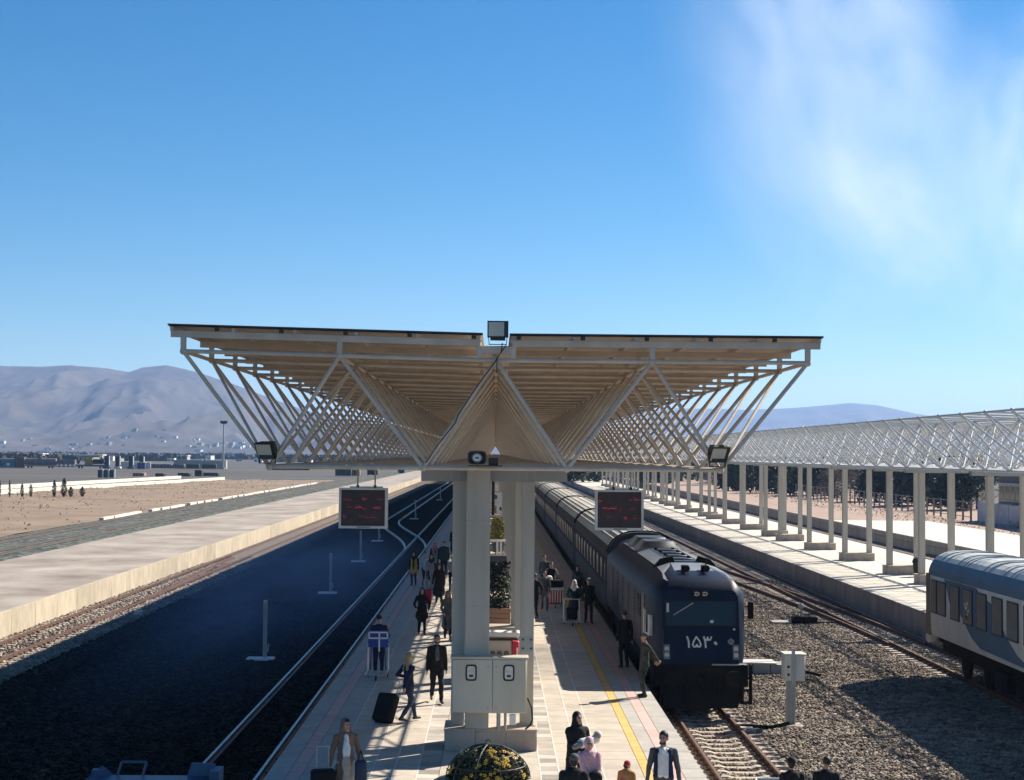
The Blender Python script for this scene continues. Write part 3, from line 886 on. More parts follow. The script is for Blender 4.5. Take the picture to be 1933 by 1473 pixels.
tag(MB().rbox((0.36, 33.93, 0.64), (0.50, 34.03, 0.86), 0.008, M_WHITE, 1).build('socket_box'), 'small white box hanging below the beige cabinet', 'box')
# meter box behind the columns
t = thing('meter_box', 'grey box with three dark meters behind the front columns', 'meter box', (0.20, 35.9, 0))
MB().rbox((-0.45, 0.02, 1.45), (0.36, 0.3, 2.34), 0.012, M_CAB, 1).build('body', t)
MB().rbox((-0.5, -0.14, 2.35), (0.4, 0.32, 2.45), 0.012, M_WHITE, 1).build('hood', t)
b = MB()
b.box((-0.45, -0.02, 2.24), (0.36, 0.018, 2.3), M_HOUS).box((0.29, -0.02, 1.46), (0.36, 0.018, 2.238), M_CAB).box((0.22, -0.012, 1.46), (0.285, 0.018, 2.238), M_HOUS)
b.build('door_frame', t)
for k, x in enumerate((-0.22, -0.06, 0.10)):
    MB().rbox((x - 0.055, -0.03, 1.84), (x + 0.055, 0.018, 1.99), 0.015, mat('meter_glass', (0.12, 0.12, 0.115), rough=0.25), 1).build('meter', t)
MB().box((-0.40, -0.5, 0.5), (-0.3, 0.3, 1.45), M_COLM).build('leg', t)
t = thing('fire_extinguisher_box', 'red fire extinguisher case on the inner side of the right front column', 'fire extinguisher', (0.52, 35.2, 0))
M_RED = mat('red_paint', (0.50, 0.03, 0.05), rough=0.4, scale=2)
MB().rbox((-0.1, -0.1, 1.75), (0.06, 0.1, 2.32), 0.015, M_RED, 1).build('case', t)
MB().cbox((0.02, -0.106, 2.03), (0.04, 0.008, 0.3), M_WHITE).build('handle_plate', t)
b = MB(); b.ball((-0.02, -0.13, 1.83), 0.06, M_WHITE, 10, 6); b.build('bell', t)

# ------------------------------------------------------------------ planters and things down the middle of the platform
M_WOOD = mat('planter_wood', (0.24, 0.14, 0.085), rough=0.75, scale=2, stretch=(0.4, 0.4, 6), col2=(0.36, 0.22, 0.14))
M_LEAF_D = mat('dark_leaf', (0.014, 0.024, 0.015), rough=0.6, scale=5, var=0.4)
M_LEAF_Y = mat('yellow_leaf', (0.16, 0.15, 0.03), rough=0.6, scale=9, col2=(0.34, 0.29, 0.07))
M_LEAF_G = mat('green_leaf', (0.05, 0.085, 0.03), rough=0.6, scale=6, col2=(0.09, 0.13, 0.05))
M_FLOW_Y = mat('yellow_petal', (0.72, 0.44, 0.03), rough=0.6, scale=30, var=0.2)
def leaves(n, pos, size, m, seed):
    rg = np.random.default_rng(seed)
    b = MB()
    for k in range(n):
        c = pos(rg)
        if c is None:
            continue
        d = Vector(rg.normal(size=3)); d.normalize()
        e = d.cross(Vector(rg.normal(size=3))).normalized()
        w = size * rg.uniform(0.6, 1.3)
        c = Vector(c)
        nn = d.cross(e) * w * 0.25
        b.add([c - d * w, c - e * w * 0.35 + nn, c + d * w, c + e * w * 0.35 + nn], [(0, 1, 2), (0, 2, 3)], m)
    return b
t = thing('planter', 'brown wooden planter with a tall dark shrub between the columns', 'planter', (0.12, 58, 0))
for k in range(4):
    MB().rbox((-0.5, -0.42, 0.06 + k * 0.19), (0.5, -0.38, 0.24 + k * 0.19), 0.008, M_WOOD, 1).build('plank', t)
    MB().rbox((-0.5, 0.38, 0.06 + k * 0.19), (0.5, 0.42, 0.24 + k * 0.19), 0.008, M_WOOD, 1).build('plank', t)
    for s in (-0.5, 0.46):
        MB().rbox((s, -0.378, 0.06 + k * 0.19), (s + 0.04, 0.378, 0.24 + k * 0.19), 0.008, M_WOOD, 1).build('plank', t)
MB().box((-0.45, -0.37, 0.05), (0.45, 0.37, 0.72), mat('soil', (0.04, 0.03, 0.022), rough=0.95)).build('soil', t)
leaves(1500, lambda g: (lambda a, r, z: (r * math.cos(a), r * math.sin(a), z))(g.uniform(0, 6.28), 0.52 * g.uniform(0.1, 1) ** 0.5 * (1 - 0.25 * g.uniform(0, 1)), g.uniform(0.7, 2.5)), 0.085, M_LEAF_D, 3).build('shrub', t)
leaves(60, lambda g: (g.uniform(0.2, 0.55), g.uniform(-0.5, -0.3), g.uniform(1.0, 2.0)), 0.08, M_LEAF_G, 4).build('side_leaves', t)
t = thing('kiosk_box', 'dark grey box shaped stand under the white rack in the platform middle', 'stand', (0.3, 80, 0))
M_DKG = mat('dark_grey_panel', (0.07, 0.075, 0.085), rough=0.5, scale=1)
MB().rbox((-0.55, -0.4, 0.02), (0.55, 0.4, 1.25), 0.02, M_DKG).build('body', t); MB().rbox((-0.58, -0.43, 1.25), (0.58, 0.43, 1.3), 0.01, M_DKG, 1).build('top', t)
t = thing('white_rack', 'white rack with two arched openings down the platform middle', 'rack', (0.27, 92, 0))
for x in (-0.66, -0.1, 0.12, 0.66):
    MB().rbox((x - 0.07, -0.1, 0), (x + 0.07, 0.1, 1.3), 0.02, M_WHITE, 1).build('upright', t)
MB().rbox((-0.74, -0.12, 1.3), (0.74, 0.12, 1.42), 0.02, M_WHITE, 1).build('top_rail', t)
for x in (-0.38, 0.4):
    b = MB(); b.path([(x - 0.16, -0.02, 0.05), (x - 0.16, -0.02, 1.0), (x - 0.1, -0.02, 1.15), (x + 0.1, -0.02, 1.15), (x + 0.16, -0.02, 1.0), (x + 0.16, -0.02, 0.05)], 0.03, M_HOUS); b.build('arch', t)
t = thing('yellow_shrub', 'yellow green potted shrub above the white rack', 'shrub', (0.22, 100, 0)); t.scale = (1.1, 1.1, 1.35)
b = MB(); b.loft([[(r * math.cos(2 * math.pi * i / 12), r * math.sin(2 * math.pi * i / 12), z) for i in range(12)] for r, z in ((0.3, 0), (0.4, 0.7))], M_DKG); b.build('pot', t)
leaves(700, lambda g: (lambda a, r, z: (r * math.cos(a) * (1.2 - 0.5 * (z - 0.6)), r * math.sin(a), z))(g.uniform(0, 6.28), 0.5 * g.uniform(0, 1) ** 0.5, g.uniform(0.6, 1.75)), 0.11, M_LEAF_Y, 5).build('leaves', t)
# poster: white sheet with a round emblem, small lines of text and a brown picture
t = thing('poster', 'white poster with a round emblem hanging between the far columns', 'poster', (0.13, 99.2, 2.6))
MB().box((-0.32, 0, 0.12), (0.32, 0.03, 1.48), M_WHITE).build('sheet', t)
b = MB(); b.loft([[(-0.12 + 0.16 * math.cos(a), y, 1.18 + 0.16 * math.sin(a)) for a in [2 * math.pi * i / 16 for i in range(16)]] for y in (-0.004, 0.0)], mat('emblem_ink', (0.12, 0.12, 0.2), rough=0.6)); b.build('emblem', t)
b = MB()
for k in range(4):
    b.box((-0.24, -0.004, 0.9 - k * 0.05), (0.05 + 0.05 * (k % 2), 0, 0.915 - k * 0.05), M_HORN)
b.build('text_lines', t)
MB().box((-0.32, -0.005, 0.14), (-0.02, 0, 0.62), mat('poster_picture', (0.25, 0.10, 0.05), rough=0.6, scale=7, col2=(0.5, 0.3, 0.2))).build('picture', t)
b = MB(); b.ball((0.24, -0.01, 0.42), (0.07, 0.01, 0.13), M_HOUS, 10, 6, -1); b.build('motif', t)
b = MB(); b.box((-0.75, 0.04, 1.5), (0.75, 0.07, 1.53), M_HORN); b.box((-0.02, 0.045, 1.48), (0.02, 0.065, 1.5), M_HORN); b.build('hanging_bar', t)

# flower dome
t = thing('flower_dome', 'wire dome full of yellow pansies in front of the column plinth', 'flower bed', (-0.09, 31.4, 0))
RD = 0.86
w = MB()
M_WIRE = mat('dome_wire', (0.05, 0.06, 0.05), rough=0.5)
for k in range(10):
    a = math.pi * 2 * k / 10
    pts = [(RD * math.cos(ph) * math.cos(a), RD * math.cos(ph) * math.sin(a), RD * 0.80 * math.sin(ph)) for ph in [math.pi / 2 * i / 8 for i in range(9)]]
    w.path(pts, 0.012, M_WIRE, 5)
for ph in (0.05, 0.45, 0.85):
    pts = [(RD * math.cos(ph) * math.cos(a), RD * math.cos(ph) * math.sin(a), RD * 0.80 * math.sin(ph)) for a in [2 * math.pi * i / 24 for i in range(25)]]
    w.path(pts, 0.012, M_WIRE, 5)
w.path([(-0.07, 0, 0.66), (-0.05, 0, 0.75), (0, 0, 0.79), (0.05, 0, 0.75), (0.07, 0, 0.66)], 0.012, M_WIRE, 6)
w.build('wire_frame', t)
def dome_p(g, k=0.97):
    a, u = g.uniform(0, 6.28), g.uniform(0.0, 1)
    ph = math.asin(u)
    r = RD * k * g.uniform(0.9, 1)
    return (r * math.cos(ph) * math.cos(a), r * math.cos(ph) * math.sin(a), r * 0.8 * math.sin(ph))
b = MB(); b.ball((0, 0, 0), (RD * 0.88, RD * 0.88, RD * 0.69), mat('soil', (0.04, 0.03, 0.022)), 20, 8, 0.0); b.build('soil_mound', t)
leaves(2600, lambda g: dome_p(g), 0.045, M_LEAF_D, 11).build('dark_foliage', t)
leaves(900, lambda g: dome_p(g, 1.0), 0.04, M_LEAF_G, 12).build('green_foliage', t)
rg = np.random.default_rng(31)
fm = MB()
for k in range(5):
    a = 2 * math.pi * k / 5
    fm.add([(0, 0, 0.004), (0.022 * math.cos(a - 0.55), 0.022 * math.sin(a - 0.55), 0.008), (0.036 * math.cos(a), 0.036 * math.sin(a), 0.004), (0.022 * math.cos(a + 0.55), 0.022 * math.sin(a + 0.55), 0.008)], [(0, 1, 2, 3)], M_FLOW_Y)
fm.ball((0, 0, 0.006), 0.011, M_BLACK, 6, 4)
fme = fm.mesh('flower')
for cl_ in range(13):
    a, u = rg.uniform(3.5, 5.9), rg.uniform(0.25, 0.9)
    for k in range(5):
        aa, uu = a + rg.normal() * 0.09, min(0.97, max(0.03, u + rg.normal() * 0.07))
        ph = math.asin(uu)
        nrm = Vector((math.cos(ph) * math.cos(aa), math.cos(ph) * math.sin(aa), 1.2 * math.sin(ph))).normalized()
        o = place('flower', fme, t, (RD * 1.0 * math.cos(ph) * math.cos(aa), RD * 1.0 * math.cos(ph) * math.sin(aa), RD * 0.8 * math.sin(ph)))
        o.rotation_euler = (nrm + Vector((0, -0.3, 0.2))).to_track_quat('Z', 'Y').to_euler()
        s_ = rg.uniform(0.8, 1.4); o.scale = (s_, s_, s_)
# ------------------------------------------------------------------ locomotive
M_NAVY = mat('loco_navy', (0.0045, 0.011, 0.029), rough=0.45, scale=1.6, col2=(0.009, 0.018, 0.041), spec=0.14, stretch=(1, 1, 0.35))
M_NAVY2 = mat('loco_roof', (0.022, 0.025, 0.034), rough=0.5, scale=0.8, col2=(0.034, 0.038, 0.048))
M_ROOFG = mat('loco_roof_pale', (0.17, 0.18, 0.205), rough=0.45, scale=1.0, col2=(0.22, 0.235, 0.26))
M_PLUM = mat('loco_door', (0.045, 0.032, 0.045), rough=0.4)
M_UNDER = mat('underframe', (0.010, 0.010, 0.011), rough=0.85, scale=3, col2=(0.024, 0.021, 0.018), spec=0.15)
M_GLASS = glass('train_glass', rough=0.12)
M_GLASS.node_tree.nodes['Principled BSDF'].inputs['Specular IOR Level'].default_value = 0.35
M_CHROME = mat('grab_rail', (0.6, 0.6, 0.6), rough=0.3, metal=0.6)
M_LIGHTG = mat('headlamp_glass', (0.16, 0.17, 0.17), rough=0.15)
M_NUM = mat('number_white', (0.62, 0.62, 0.62), rough=0.5)
LX, LY = 6.05, 44.75

def wheelset(parent, y, name='wheel', r=0.5, xs=(-0.75, 0.75), z=-0.4):
    for x in xs:
        b = MB(); b.tube((x - 0.06, y, z), (x + 0.06, y, z), r, M_UNDER, 20)
        b.tube((x - 0.09, y, z), (x + 0.09, y, z), r * 0.35, M_UNDER, 12)
        b.build(name, parent)

lo = thing('locomotive', 'dark navy diesel locomotive numbered on its nose at the head of the train', 'locomotive', (LX, LY, 0))
def sec(w, zs, zc, wt, wr, zr, y, lean=0.0, zb0=0.50):
    """half-hex body section: bottom, side to zs (width w), chamfer to (wt, zc), roof crown (wr, zr)"""
    pts = [(-w * 0.97, zb0), (-w, zb0 + 0.25), (-w, zs - 0.25), (-w * 0.985, zs), (-wt, zc), (-wr, zr), (wr, zr), (wt, zc), (w * 0.985, zs), (w, zs - 0.25), (w, zb0 + 0.25), (w * 0.97, zb0)]
    return [(x, y + lean * (z - zb0), z) for x, z in pts]
b = MB()
rings = [sec(1.12, 2.45, 2.60, 1.02, 0.9, 2.64, 0.0, 0.16), sec(1.22, 2.52, 2.80, 1.05, 0.9, 2.86, 0.16, 0.15), sec(1.36, 2.52, 2.93, 1.02, 0.78, 2.98, 0.7, 0.05), sec(1.45, 2.52, 3.02, 0.95, 0.62, 3.10, 1.6), sec(1.47, 2.50, 3.06, 0.90, 0.50, 3.20, 4.2), sec(1.47, 2.50, 3.06, 0.90, 0.50, 3.20, 17.7)]
b.loft(rings, M_NAVY, smooth=True)
body = b.build('body', lo)
# cab roof and pale roof flanks proud of the body
b = MB()
b.add([(-0.88, 0.60, 2.875), (0.88, 0.60, 2.875), (0.74, 1.1, 2.995), (-0.74, 1.1, 2.995), (-0.6, 1.75, 3.115), (0.6, 1.75, 3.115), (-0.5, 3.7, 3.2), (0.5, 3.7, 3.2)], [(0, 1, 2, 3), (3, 2, 5, 4), (4, 5, 7, 6)], M_ROOFG)
for s in (-1, 1):
    b.add([(s * 0.90, 0.60, 2.87), (s * 0.76, 1.1, 2.997), (s * 0.62, 1.75, 3.117), (s * 0.52, 3.7, 3.2), (s * 0.93, 3.7, 3.07), (s * 0.97, 1.75, 3.035), (s * 1.04, 0.75, 2.93)], [(0, 1, 2, 3, 4, 5, 6)], M_ROOFG)
b.build('cab_roof', lo)
b = MB()
for s in (-1, 1):
    b.add([(s * 0.5, 4.2, 3.215), (s * 0.92, 4.2, 3.08), (s * 0.92, 10.4, 3.08), (s * 0.5, 10.4, 3.215)], [(0, 1, 2, 3)], M_ROOFG)
b.build('roof_flank', lo)
b = MB(); b.box((-0.48, 4.2, 3.205), (0.48, 10.6, 3.215), M_NAVY2); b.build('roof_hatch', lo)
for k in range(4):
    q = MB(); q.rbox((-0.36 + 0.0, 4.8 + k * 1.5, 3.216), (0.36, 5.0 + k * 1.5, 3.26), 0.02, M_NAVY2, 1)
    for s in (-0.3, 0.3):
        q.rbox((s - 0.06, 5.35 + k * 1.5, 3.216), (s + 0.06, 5.5 + k * 1.5, 3.30), 0.02, M_UNDER, 1)
    q.build('roof_fitting', lo)
for s in (-1, 1):      # dark shrouds at the front of the roof well
    q = MB(); q.add([(s * 0.35, 3.75, 3.22), (s * 1.0, 3.75, 3.05), (s * 1.0, 4.15, 3.05), (s * 0.35, 4.15, 3.22), (s * 0.42, 3.85, 3.4), (s * 0.78, 3.85, 3.3), (s * 0.78, 4.1, 3.3), (s * 0.42, 4.1, 3.4)], [(3, 2, 1, 0), (4, 5, 6, 7), (0, 1, 5, 4), (1, 2, 6, 5), (2, 3, 7, 6), (3, 0, 4, 7)], M_UNDER); q.build('vent_shroud', lo)
for k in range(2):     # radiator humps at the rear
    q = MB(); q.loft([[(x, 11.3 + k * 2.6 + dy, 3.1 + (0.32 if abs(x) < 0.8 else 0.0) * f) for x in (-0.95, -0.8, -0.5, 0, 0.5, 0.8, 0.95)] for dy, f in ((0, 0.2), (0.3, 1), (1.9, 1), (2.2, 0.2))], M_NAVY2, closed=False, caps=False); q.build('radiator_cover', lo)
for x in (-0.28, 0.32):
    q = MB(); q.rbox((x - 0.11, 1.55, 3.10), (x + 0.11, 1.85, 3.27), 0.03, M_UNDER)
    q.tube((x, 1.5, 3.2), (x, 1.2, 3.2), 0.05, M_UNDER, 8, 0.09)
    if x > 0:
        q.tube((x + 0.03, 1.7, 3.25), (x + 0.03, 1.7, 3.42), 0.02, M_UNDER)
    q.build('horn', lo)
# front: the face leans back 0.16 per metre of height
def fy(z):
    return 0.16 * (z - 0.50) - 0.012
def fquad(x0, x1, z0, z1, m, t=0.02, mb=None, off=0.0):
    mb = mb or MB()
    v = [(x0, fy(z0) - t - off, z0), (x1, fy(z0) - t - off, z0), (x1, fy(z1) - t - off, z1), (x0, fy(z1) - t - off, z1), (x0, fy(z0) - off, z0), (x1, fy(z0) - off, z0), (x1, fy(z1) - off, z1), (x0, fy(z1) - off, z1)]
    mb.add(v, [(3, 2, 1, 0), (4, 5, 6, 7), (0, 1, 5, 4), (1, 2, 6, 5), (2, 3, 7, 6), (3, 0, 4, 7)], m)
    return mb
ws = fquad(-1.04, 1.04, 1.60, 2.34, M_BLACK, 0.008).build('windshield', lo)
fquad(-1.0, 1.0, 1.64, 2.30, M_GLASS, 0.006, off=0.009).build('glass', ws)
q = MB()
q.tube((-0.80, fy(1.95) - 0.03, 1.92), (-0.22, fy(2.25) - 0.03, 2.27), 0.014, M_CHROME, 6); q.build('wiper', ws)
q = fquad(0.27, 0.37, 1.70, 1.78, M_NUM, 0.004, off=0.016); q.build('sticker', ws)
fquad(-1.0, -0.93, 2.0, 2.26, M_LABEL, 0.003, off=0.016).build('sun_visor', ws)
q = fquad(-0.28, 0.30, 2.42, 2.62, M_UNDER, 0.03); sgn = q.build('number_box', lo)
q = MB()
yf = fy(2.52) - 0.036
for cx in (-0.1, 0.14):       # two round pale digits in the indicator box
    q.ribbon([(cx - 0.07, yf, 2.57), (cx + 0.0, yf, 2.58), (cx + 0.06, yf, 2.55), (cx + 0.04, yf, 2.50), (cx - 0.03, yf, 2.47), (cx - 0.07, yf, 2.51), (cx - 0.02, yf, 2.53)], 0.028, M_NUM)
q.build('digits', sgn)
for x in (-1.12, 1.12):
    q = MB(); q.path([(x, fy(1.5) - 0.05, 1.5), (x, fy(0.75) - 0.05, 0.75)], 0.015, M_NAVY2, 6); q.build('front_rail', lo)
q = MB(); q.box((-1.1, -0.02, 0.495), (1.1, 0.0, 0.515), M_UNDER)
for z in (0.66, 1.56):
    fquad(-1.1, 1.1, z, z + 0.012, M_UNDER, 0.004, q)
q.build('panel_seam', lo)
for y in (3.2, 5.2, 7.5, 9.8, 12.1, 14.4):
    MB().box((-1.476, y, 0.8), (-1.468, y + 0.02, 2.3), M_UNDER).build('panel_seam', lo)
# running number: the Persian digits 1 5 3 0
q = MB()
def fp_(x, z):
    return (x, fy(z) - 0.008, z)
z0 = 1.0
q.ribbon([fp_(-0.41, z0 + 0.30), fp_(-0.37, z0 + 0.18), fp_(-0.36, z0)], 0.05, M_NUM)
q.ribbon([fp_(-0.14, z0 + 0.30), fp_(-0.22, z0 + 0.17), fp_(-0.25, z0 + 0.07), fp_(-0.22, z0 + 0.02), fp_(-0.16, z0 + 0.02), fp_(-0.13, z0 + 0.08), fp_(-0.10, z0 + 0.02), fp_(-0.04, z0 + 0.02), fp_(-0.01, z0 + 0.07), fp_(-0.05, z0 + 0.18), fp_(-0.14, z0 + 0.30)], 0.045, M_NUM)
q.ribbon([fp_(0.08, z0 + 0.30), fp_(0.12, z0 + 0.16), fp_(0.13, z0)], 0.05, M_NUM)
q.ribbon([fp_(0.09, z0 + 0.28), fp_(0.11, z0 + 0.21), fp_(0.17, z0 + 0.22), fp_(0.19, z0 + 0.29), fp_(0.20, z0 + 0.21), fp_(0.27, z0 + 0.22), fp_(0.30, z0 + 0.30)], 0.045, M_NUM)
q.ribbon([fp_(0.40, z0 + 0.14), fp_(0.44, z0 + 0.10)], 0.075, M_NUM)
q.build('running_number', lo)
q = MB()      # railway emblem: upright stroke between two pairs of arcs
ex, ez = 0.87, 1.17
q.ribbon([fp_(ex, ez + 0.10), fp_(ex + 0.005, ez - 0.09)], 0.022, M_HORN)
for s in (-1, 1):
    for r in (0.05, 0.09):
        q.ribbon([fp_(ex + s * r * 0.6, ez + 0.06), fp_(ex + s * r, ez), fp_(ex + s * r * 0.5, ez - 0.07)], 0.014, M_HORN)
q.build('emblem', lo)
for s in (-1, 1):
    q = MB()
    x0, x1 = s * 0.92, s * 1.10
    fquad(min(x0, x1), max(x0, x1), 0.66, 1.08, M_LIGHTG, 0.012, q); hl = q.build('headlight', lo)
    q = MB()
    for z in (0.78, 0.96):
        q.tube((s * 1.01, fy(z) - 0.02, z), (s * 1.01, fy(z) - 0.012, z), 0.07, M_LENS, 12)
    q.build('lamp', hl)
q = MB(); q.ball((0.97, fy(1.5) - 0.01, 1.52), 0.035, M_WHITE, 8, 6); q.build('marker_lamp', lo)
# side: door, grab rails, side window, mirror
q = MB().box((-1.475, 2.1, 0.75), (-1.455, 3.0, 2.35), M_PLUM).build('door', lo)
for y in (2.0, 1.5):
    q = MB(); q.tube((-1.50, y, 0.6), (-1.50, y, 1.95), 0.02, M_CHROME); q.build('grab_rail', lo)
q = MB(); q.add([(-1.36, 0.75, 1.25), (-1.40, 1.0, 1.25), (-1.40, 1.0, 1.85), (-1.36, 0.75, 1.85), (-1.45, 0.72, 1.25), (-1.47, 1.02, 1.25), (-1.47, 1.02, 1.85), (-1.45, 0.72, 1.85)], [(3, 2, 1, 0), (4, 5, 6, 7), (0, 1, 5, 4), (1, 2, 6, 5), (2, 3, 7, 6), (3, 0, 4, 7)], M_LABEL); q.build('side_plate', lo)
MB().box((-1.478, 3.4, 1.55), (-1.46, 4.3, 2.2), M_GLASS).build('side_window', lo)
for k in range(5):
    q = MB(); y = 5.4 + k * 2.3
    for j in range(8):
        q.box((-1.485, y, 1.3 + j * 0.12), (-1.46, y + 1.5, 1.36 + j * 0.12), M_NAVY2)
    q.build('louvre', lo)
q = MB(); q.rbox((1.5, 0.85, 1.75), (1.66, 1.0, 2.25), 0.02, M_UNDER); q.tube((1.38, 0.95, 2.1), (1.55, 0.95, 2.1), 0.02, M_UNDER); q.build('mirror', lo)
# buffer beam, buffers, coupler, steps, plough
q = MB(); q.box((-1.35, -0.02, -0.12), (1.35, 0.35, 0.49), M_UNDER); q.build('buffer_beam', lo)
for s in (-0.88, 0.88):
    q = MB(); q.tube((s, -0.02, 0.14), (s, -0.35, 0.14), 0.11, M_UNDER, 14); q.tube((s, -0.35, 0.14), (s, -0.40, 0.14), 0.24, M_UNDER, 18); q.build('buffer', lo)
q = MB(); q.box((-0.1, -0.3, 0.02), (0.1, 0.0, 0.2), M_UNDER); q.path([(0, -0.3, 0.12), (0, -0.36, -0.1), (0.02, -0.32, -0.3)], 0.04, M_UNDER); q.build('coupler', lo)
for x in (-0.45, 0.35, 0.5):
    q = MB(); q.path([(x, -0.04, 0.15), (x + 0.02, -0.2, -0.05), (x, -0.16, -0.4)], 0.03, M_UNDER); q.build('brake_hose', lo)
for s in (-1, 1):
    q = MB()
    q.box((s * 1.15, -0.1, -0.62), (s * 1.22, 0.25, 0.52), M_UNDER); q.box((s * 1.42, -0.1, -0.62), (s * 1.46, 0.25, 0.52), M_UNDER)
    for z in (-0.6, -0.25, 0.1):
        q.box((s * 1.15, -0.12, z), (s * 1.46, 0.26, z + 0.03), M_UNDER)
    q.build('step_frame', lo)
q = MB().box((0.3, -0.06, 0.50), (1.32, 0.1, 0.53), M_HORN).build('apron_lip', lo)
q = MB(); q.add([(-1.05, -0.05, -0.74), (1.05, -0.05, -0.74), (1.2, 0.05, -0.15), (-1.2, 0.05, -0.15), (-1.05, 0.1, -0.74), (1.05, 0.1, -0.74), (1.2, 0.15, -0.15), (-1.2, 0.15, -0.15)], [(3, 2, 1, 0), (4, 5, 6, 7), (0, 1, 5, 4), (1, 2, 6, 5), (2, 3, 7, 6), (3, 0, 4, 7)], M_UNDER); q.build('plough', lo)
MB().box((-1.2, 0.4, -0.2), (1.2, 17.5, 0.49), M_UNDER).build('underframe', lo)
MB().rbox((-1.25, 6.8, -0.65), (1.25, 10.6, 0.1), 0.1, M_UNDER).build('fuel_tank', lo)
for y in (2.2, 3.9, 5.6, 12.2, 13.9, 15.6):
    wheelset(lo, y)
for y in (3.9, 13.9):
    MB().box((-1.1, y - 2.4, -0.45), (-0.95, y + 2.4, -0.15), M_UNDER).box((0.95, y - 2.4, -0.45), (1.1, y + 2.4, -0.15), M_UNDER).build('bogie', lo)

# ------------------------------------------------------------------ coaches
M_CROOF = mat('coach_roof', (0.30, 0.285, 0.26), rough=0.8, scale=1.2, col2=(0.48, 0.465, 0.43), stretch=(1, 0.25, 1))
M_CSIDE = mat('coach_navy', (0.014, 0.016, 0.032), rough=0.75, scale=0.7, col2=(0.022, 0.025, 0.044), spec=0.06)
M_CLOW = mat('coach_grey', (0.05, 0.05, 0.058), rough=0.8, scale=0.7, col2=(0.075, 0.075, 0.085), spec=0.06)
M_CEAVE = mat('coach_eave_grey', (0.045, 0.042, 0.042), rough=0.85, scale=1.0, col2=(0.07, 0.066, 0.063), spec=0.08)
M_WINF = mat('window_frame_dark', (0.025, 0.028, 0.04), rough=0.4)
def coach_profile():
    side = [(-1.42, 0.2), (-1.44, 0.6), (-1.44, 2.35)]
    roof = [(-1.44 * math.cos(t) ** 0.75 if math.cos(t) > 0 else 0, 2.35 + 1.08 * math.sin(t)) for t in [math.pi / 2 * i / 7 for i in range(1, 8)]]
    left = side + roof
    return left + [(-x, z) for x, z in left[::-1][1:]]
CP = coach_profile()
def coach(L, label):
    c = thing('passenger_coach', label, 'train coach', (0, 0, 0), 0, 'coaches of the navy train')
    b = MB()
    n = len(CP)
    vs = [(x, y, z) for y in (0, L) for x, z in CP]
    for i in range(n - 1):
        zt_ = (CP[i][1] + CP[i + 1][1]) / 2
        m = M_CLOW if zt_ < 1.0 else (M_CSIDE if zt_ < 2.35 else (M_CEAVE if zt_ < 2.9 else M_CROOF))
        if zt_ > 0.6 and zt_ < 2.35:    # split lower grey band from the navy band
            x = CP[i][0]; zl = min(CP[i][1], CP[i + 1][1])
            b.add([(x, 0, 0.6), (x, L, 0.6), (x, L, 1.15), (x, 0, 1.15)], [(0, 1, 2, 3)], M_CLOW)
            b.add([(x, 0, 1.15), (x, L, 1.15), (x, L, 2.35), (x, 0, 2.35)], [(0, 1, 2, 3)], M_CSIDE)
        else:
            b.add([vs[i], vs[n + i], vs[n + i + 1], vs[i + 1]], [(0, 1, 2, 3)], m, False)
    b.add(vs[:n], [tuple(range(n))[::-1]], M_NAVY2); b.add(vs[n:], [tuple(range(n))], M_NAVY2)
    b.build('body', c)
    for k in range(9):      # lengthwise roof corrugations
        t = math.pi * (0.25 + 0.5 * k / 8)
        x = -1.44 * math.cos(t) if abs(math.cos(t)) < 1e-6 else -1.44 * abs(math.cos(t)) ** 0.75 * (1 if math.cos(t) > 0 else -1)
        MB().box((x - 0.025, 0.3, 2.35 + 1.08 * math.sin(t) - 0.02), (x + 0.025, L - 0.3, 2.35 + 1.08 * math.sin(t) + 0.03), M_CROOF).build('roof_rib', c)
    for y in (0.15, L - 0.15):
        q = MB(); pts = [(x * 1.01, y, z + 0.02) for x, z in CP if z > 2.4]; q.path(pts, 0.05, M_UNDER, 6); q.build('end_seal', c)
    wf = MB(); wf.rbox((-1.462, -0.58, 1.35), (-1.43, 0.58, 2.2), 0.03, M_WINF, 1); wfm = wf.mesh('window')
    gl = MB(); gl.box((-1.468, -0.5, 1.43), (-1.463, 0.5, 2.12), M_GLASS); glm = gl.mesh('pane')
    for k in range(9):
        w = place('window', wfm, c, (0, 3.0 + k * (L - 6.0) / 8, 0)); place('pane', glm, w)
    for y in (0.95, L - 0.95):
        d = MB().rbox((-1.465, y - 0.4, 0.35), (-1.43, y + 0.4, 2.25), 0.02, M_CLOW, 1).build('door', c)
        MB().box((-1.471, y - 0.2, 1.4), (-1.4655, y + 0.2, 2.05), M_GLASS).build('door_pane', d)
    MB().box((-1.2, 0.2, -0.3), (1.2, L - 0.2, 0.198), M_UNDER).build('underframe', c)
    for y in (2.2, 4.7, L - 4.7, L - 2.2):
        wheelset(c, y, r=0.46, z=-0.44)
    MB().box((-0.55, -0.35, 0.1), (0.55, 0.0, 2.5), M_BLACK).build('gangway', c)
    return c
ords = ['first passenger coach right behind the locomotive', 'second passenger coach behind the locomotive', 'third passenger coach behind the locomotive', 'fourth passenger coach behind the locomotive', 'fifth passenger coach behind the locomotive', 'sixth passenger coach behind the locomotive', 'last visible passenger coach far down the navy train']
c0 = coach(25.5, ords[0] + ' with a ribbed pale roof')
c0.location = (LX, 62.9, 0)
for k in range(1, 7):
    dup(c0, (LX, 62.9 + 26.1 * k, 0), None, ords[k] + (' with a ribbed pale roof' if k < 6 else ''))

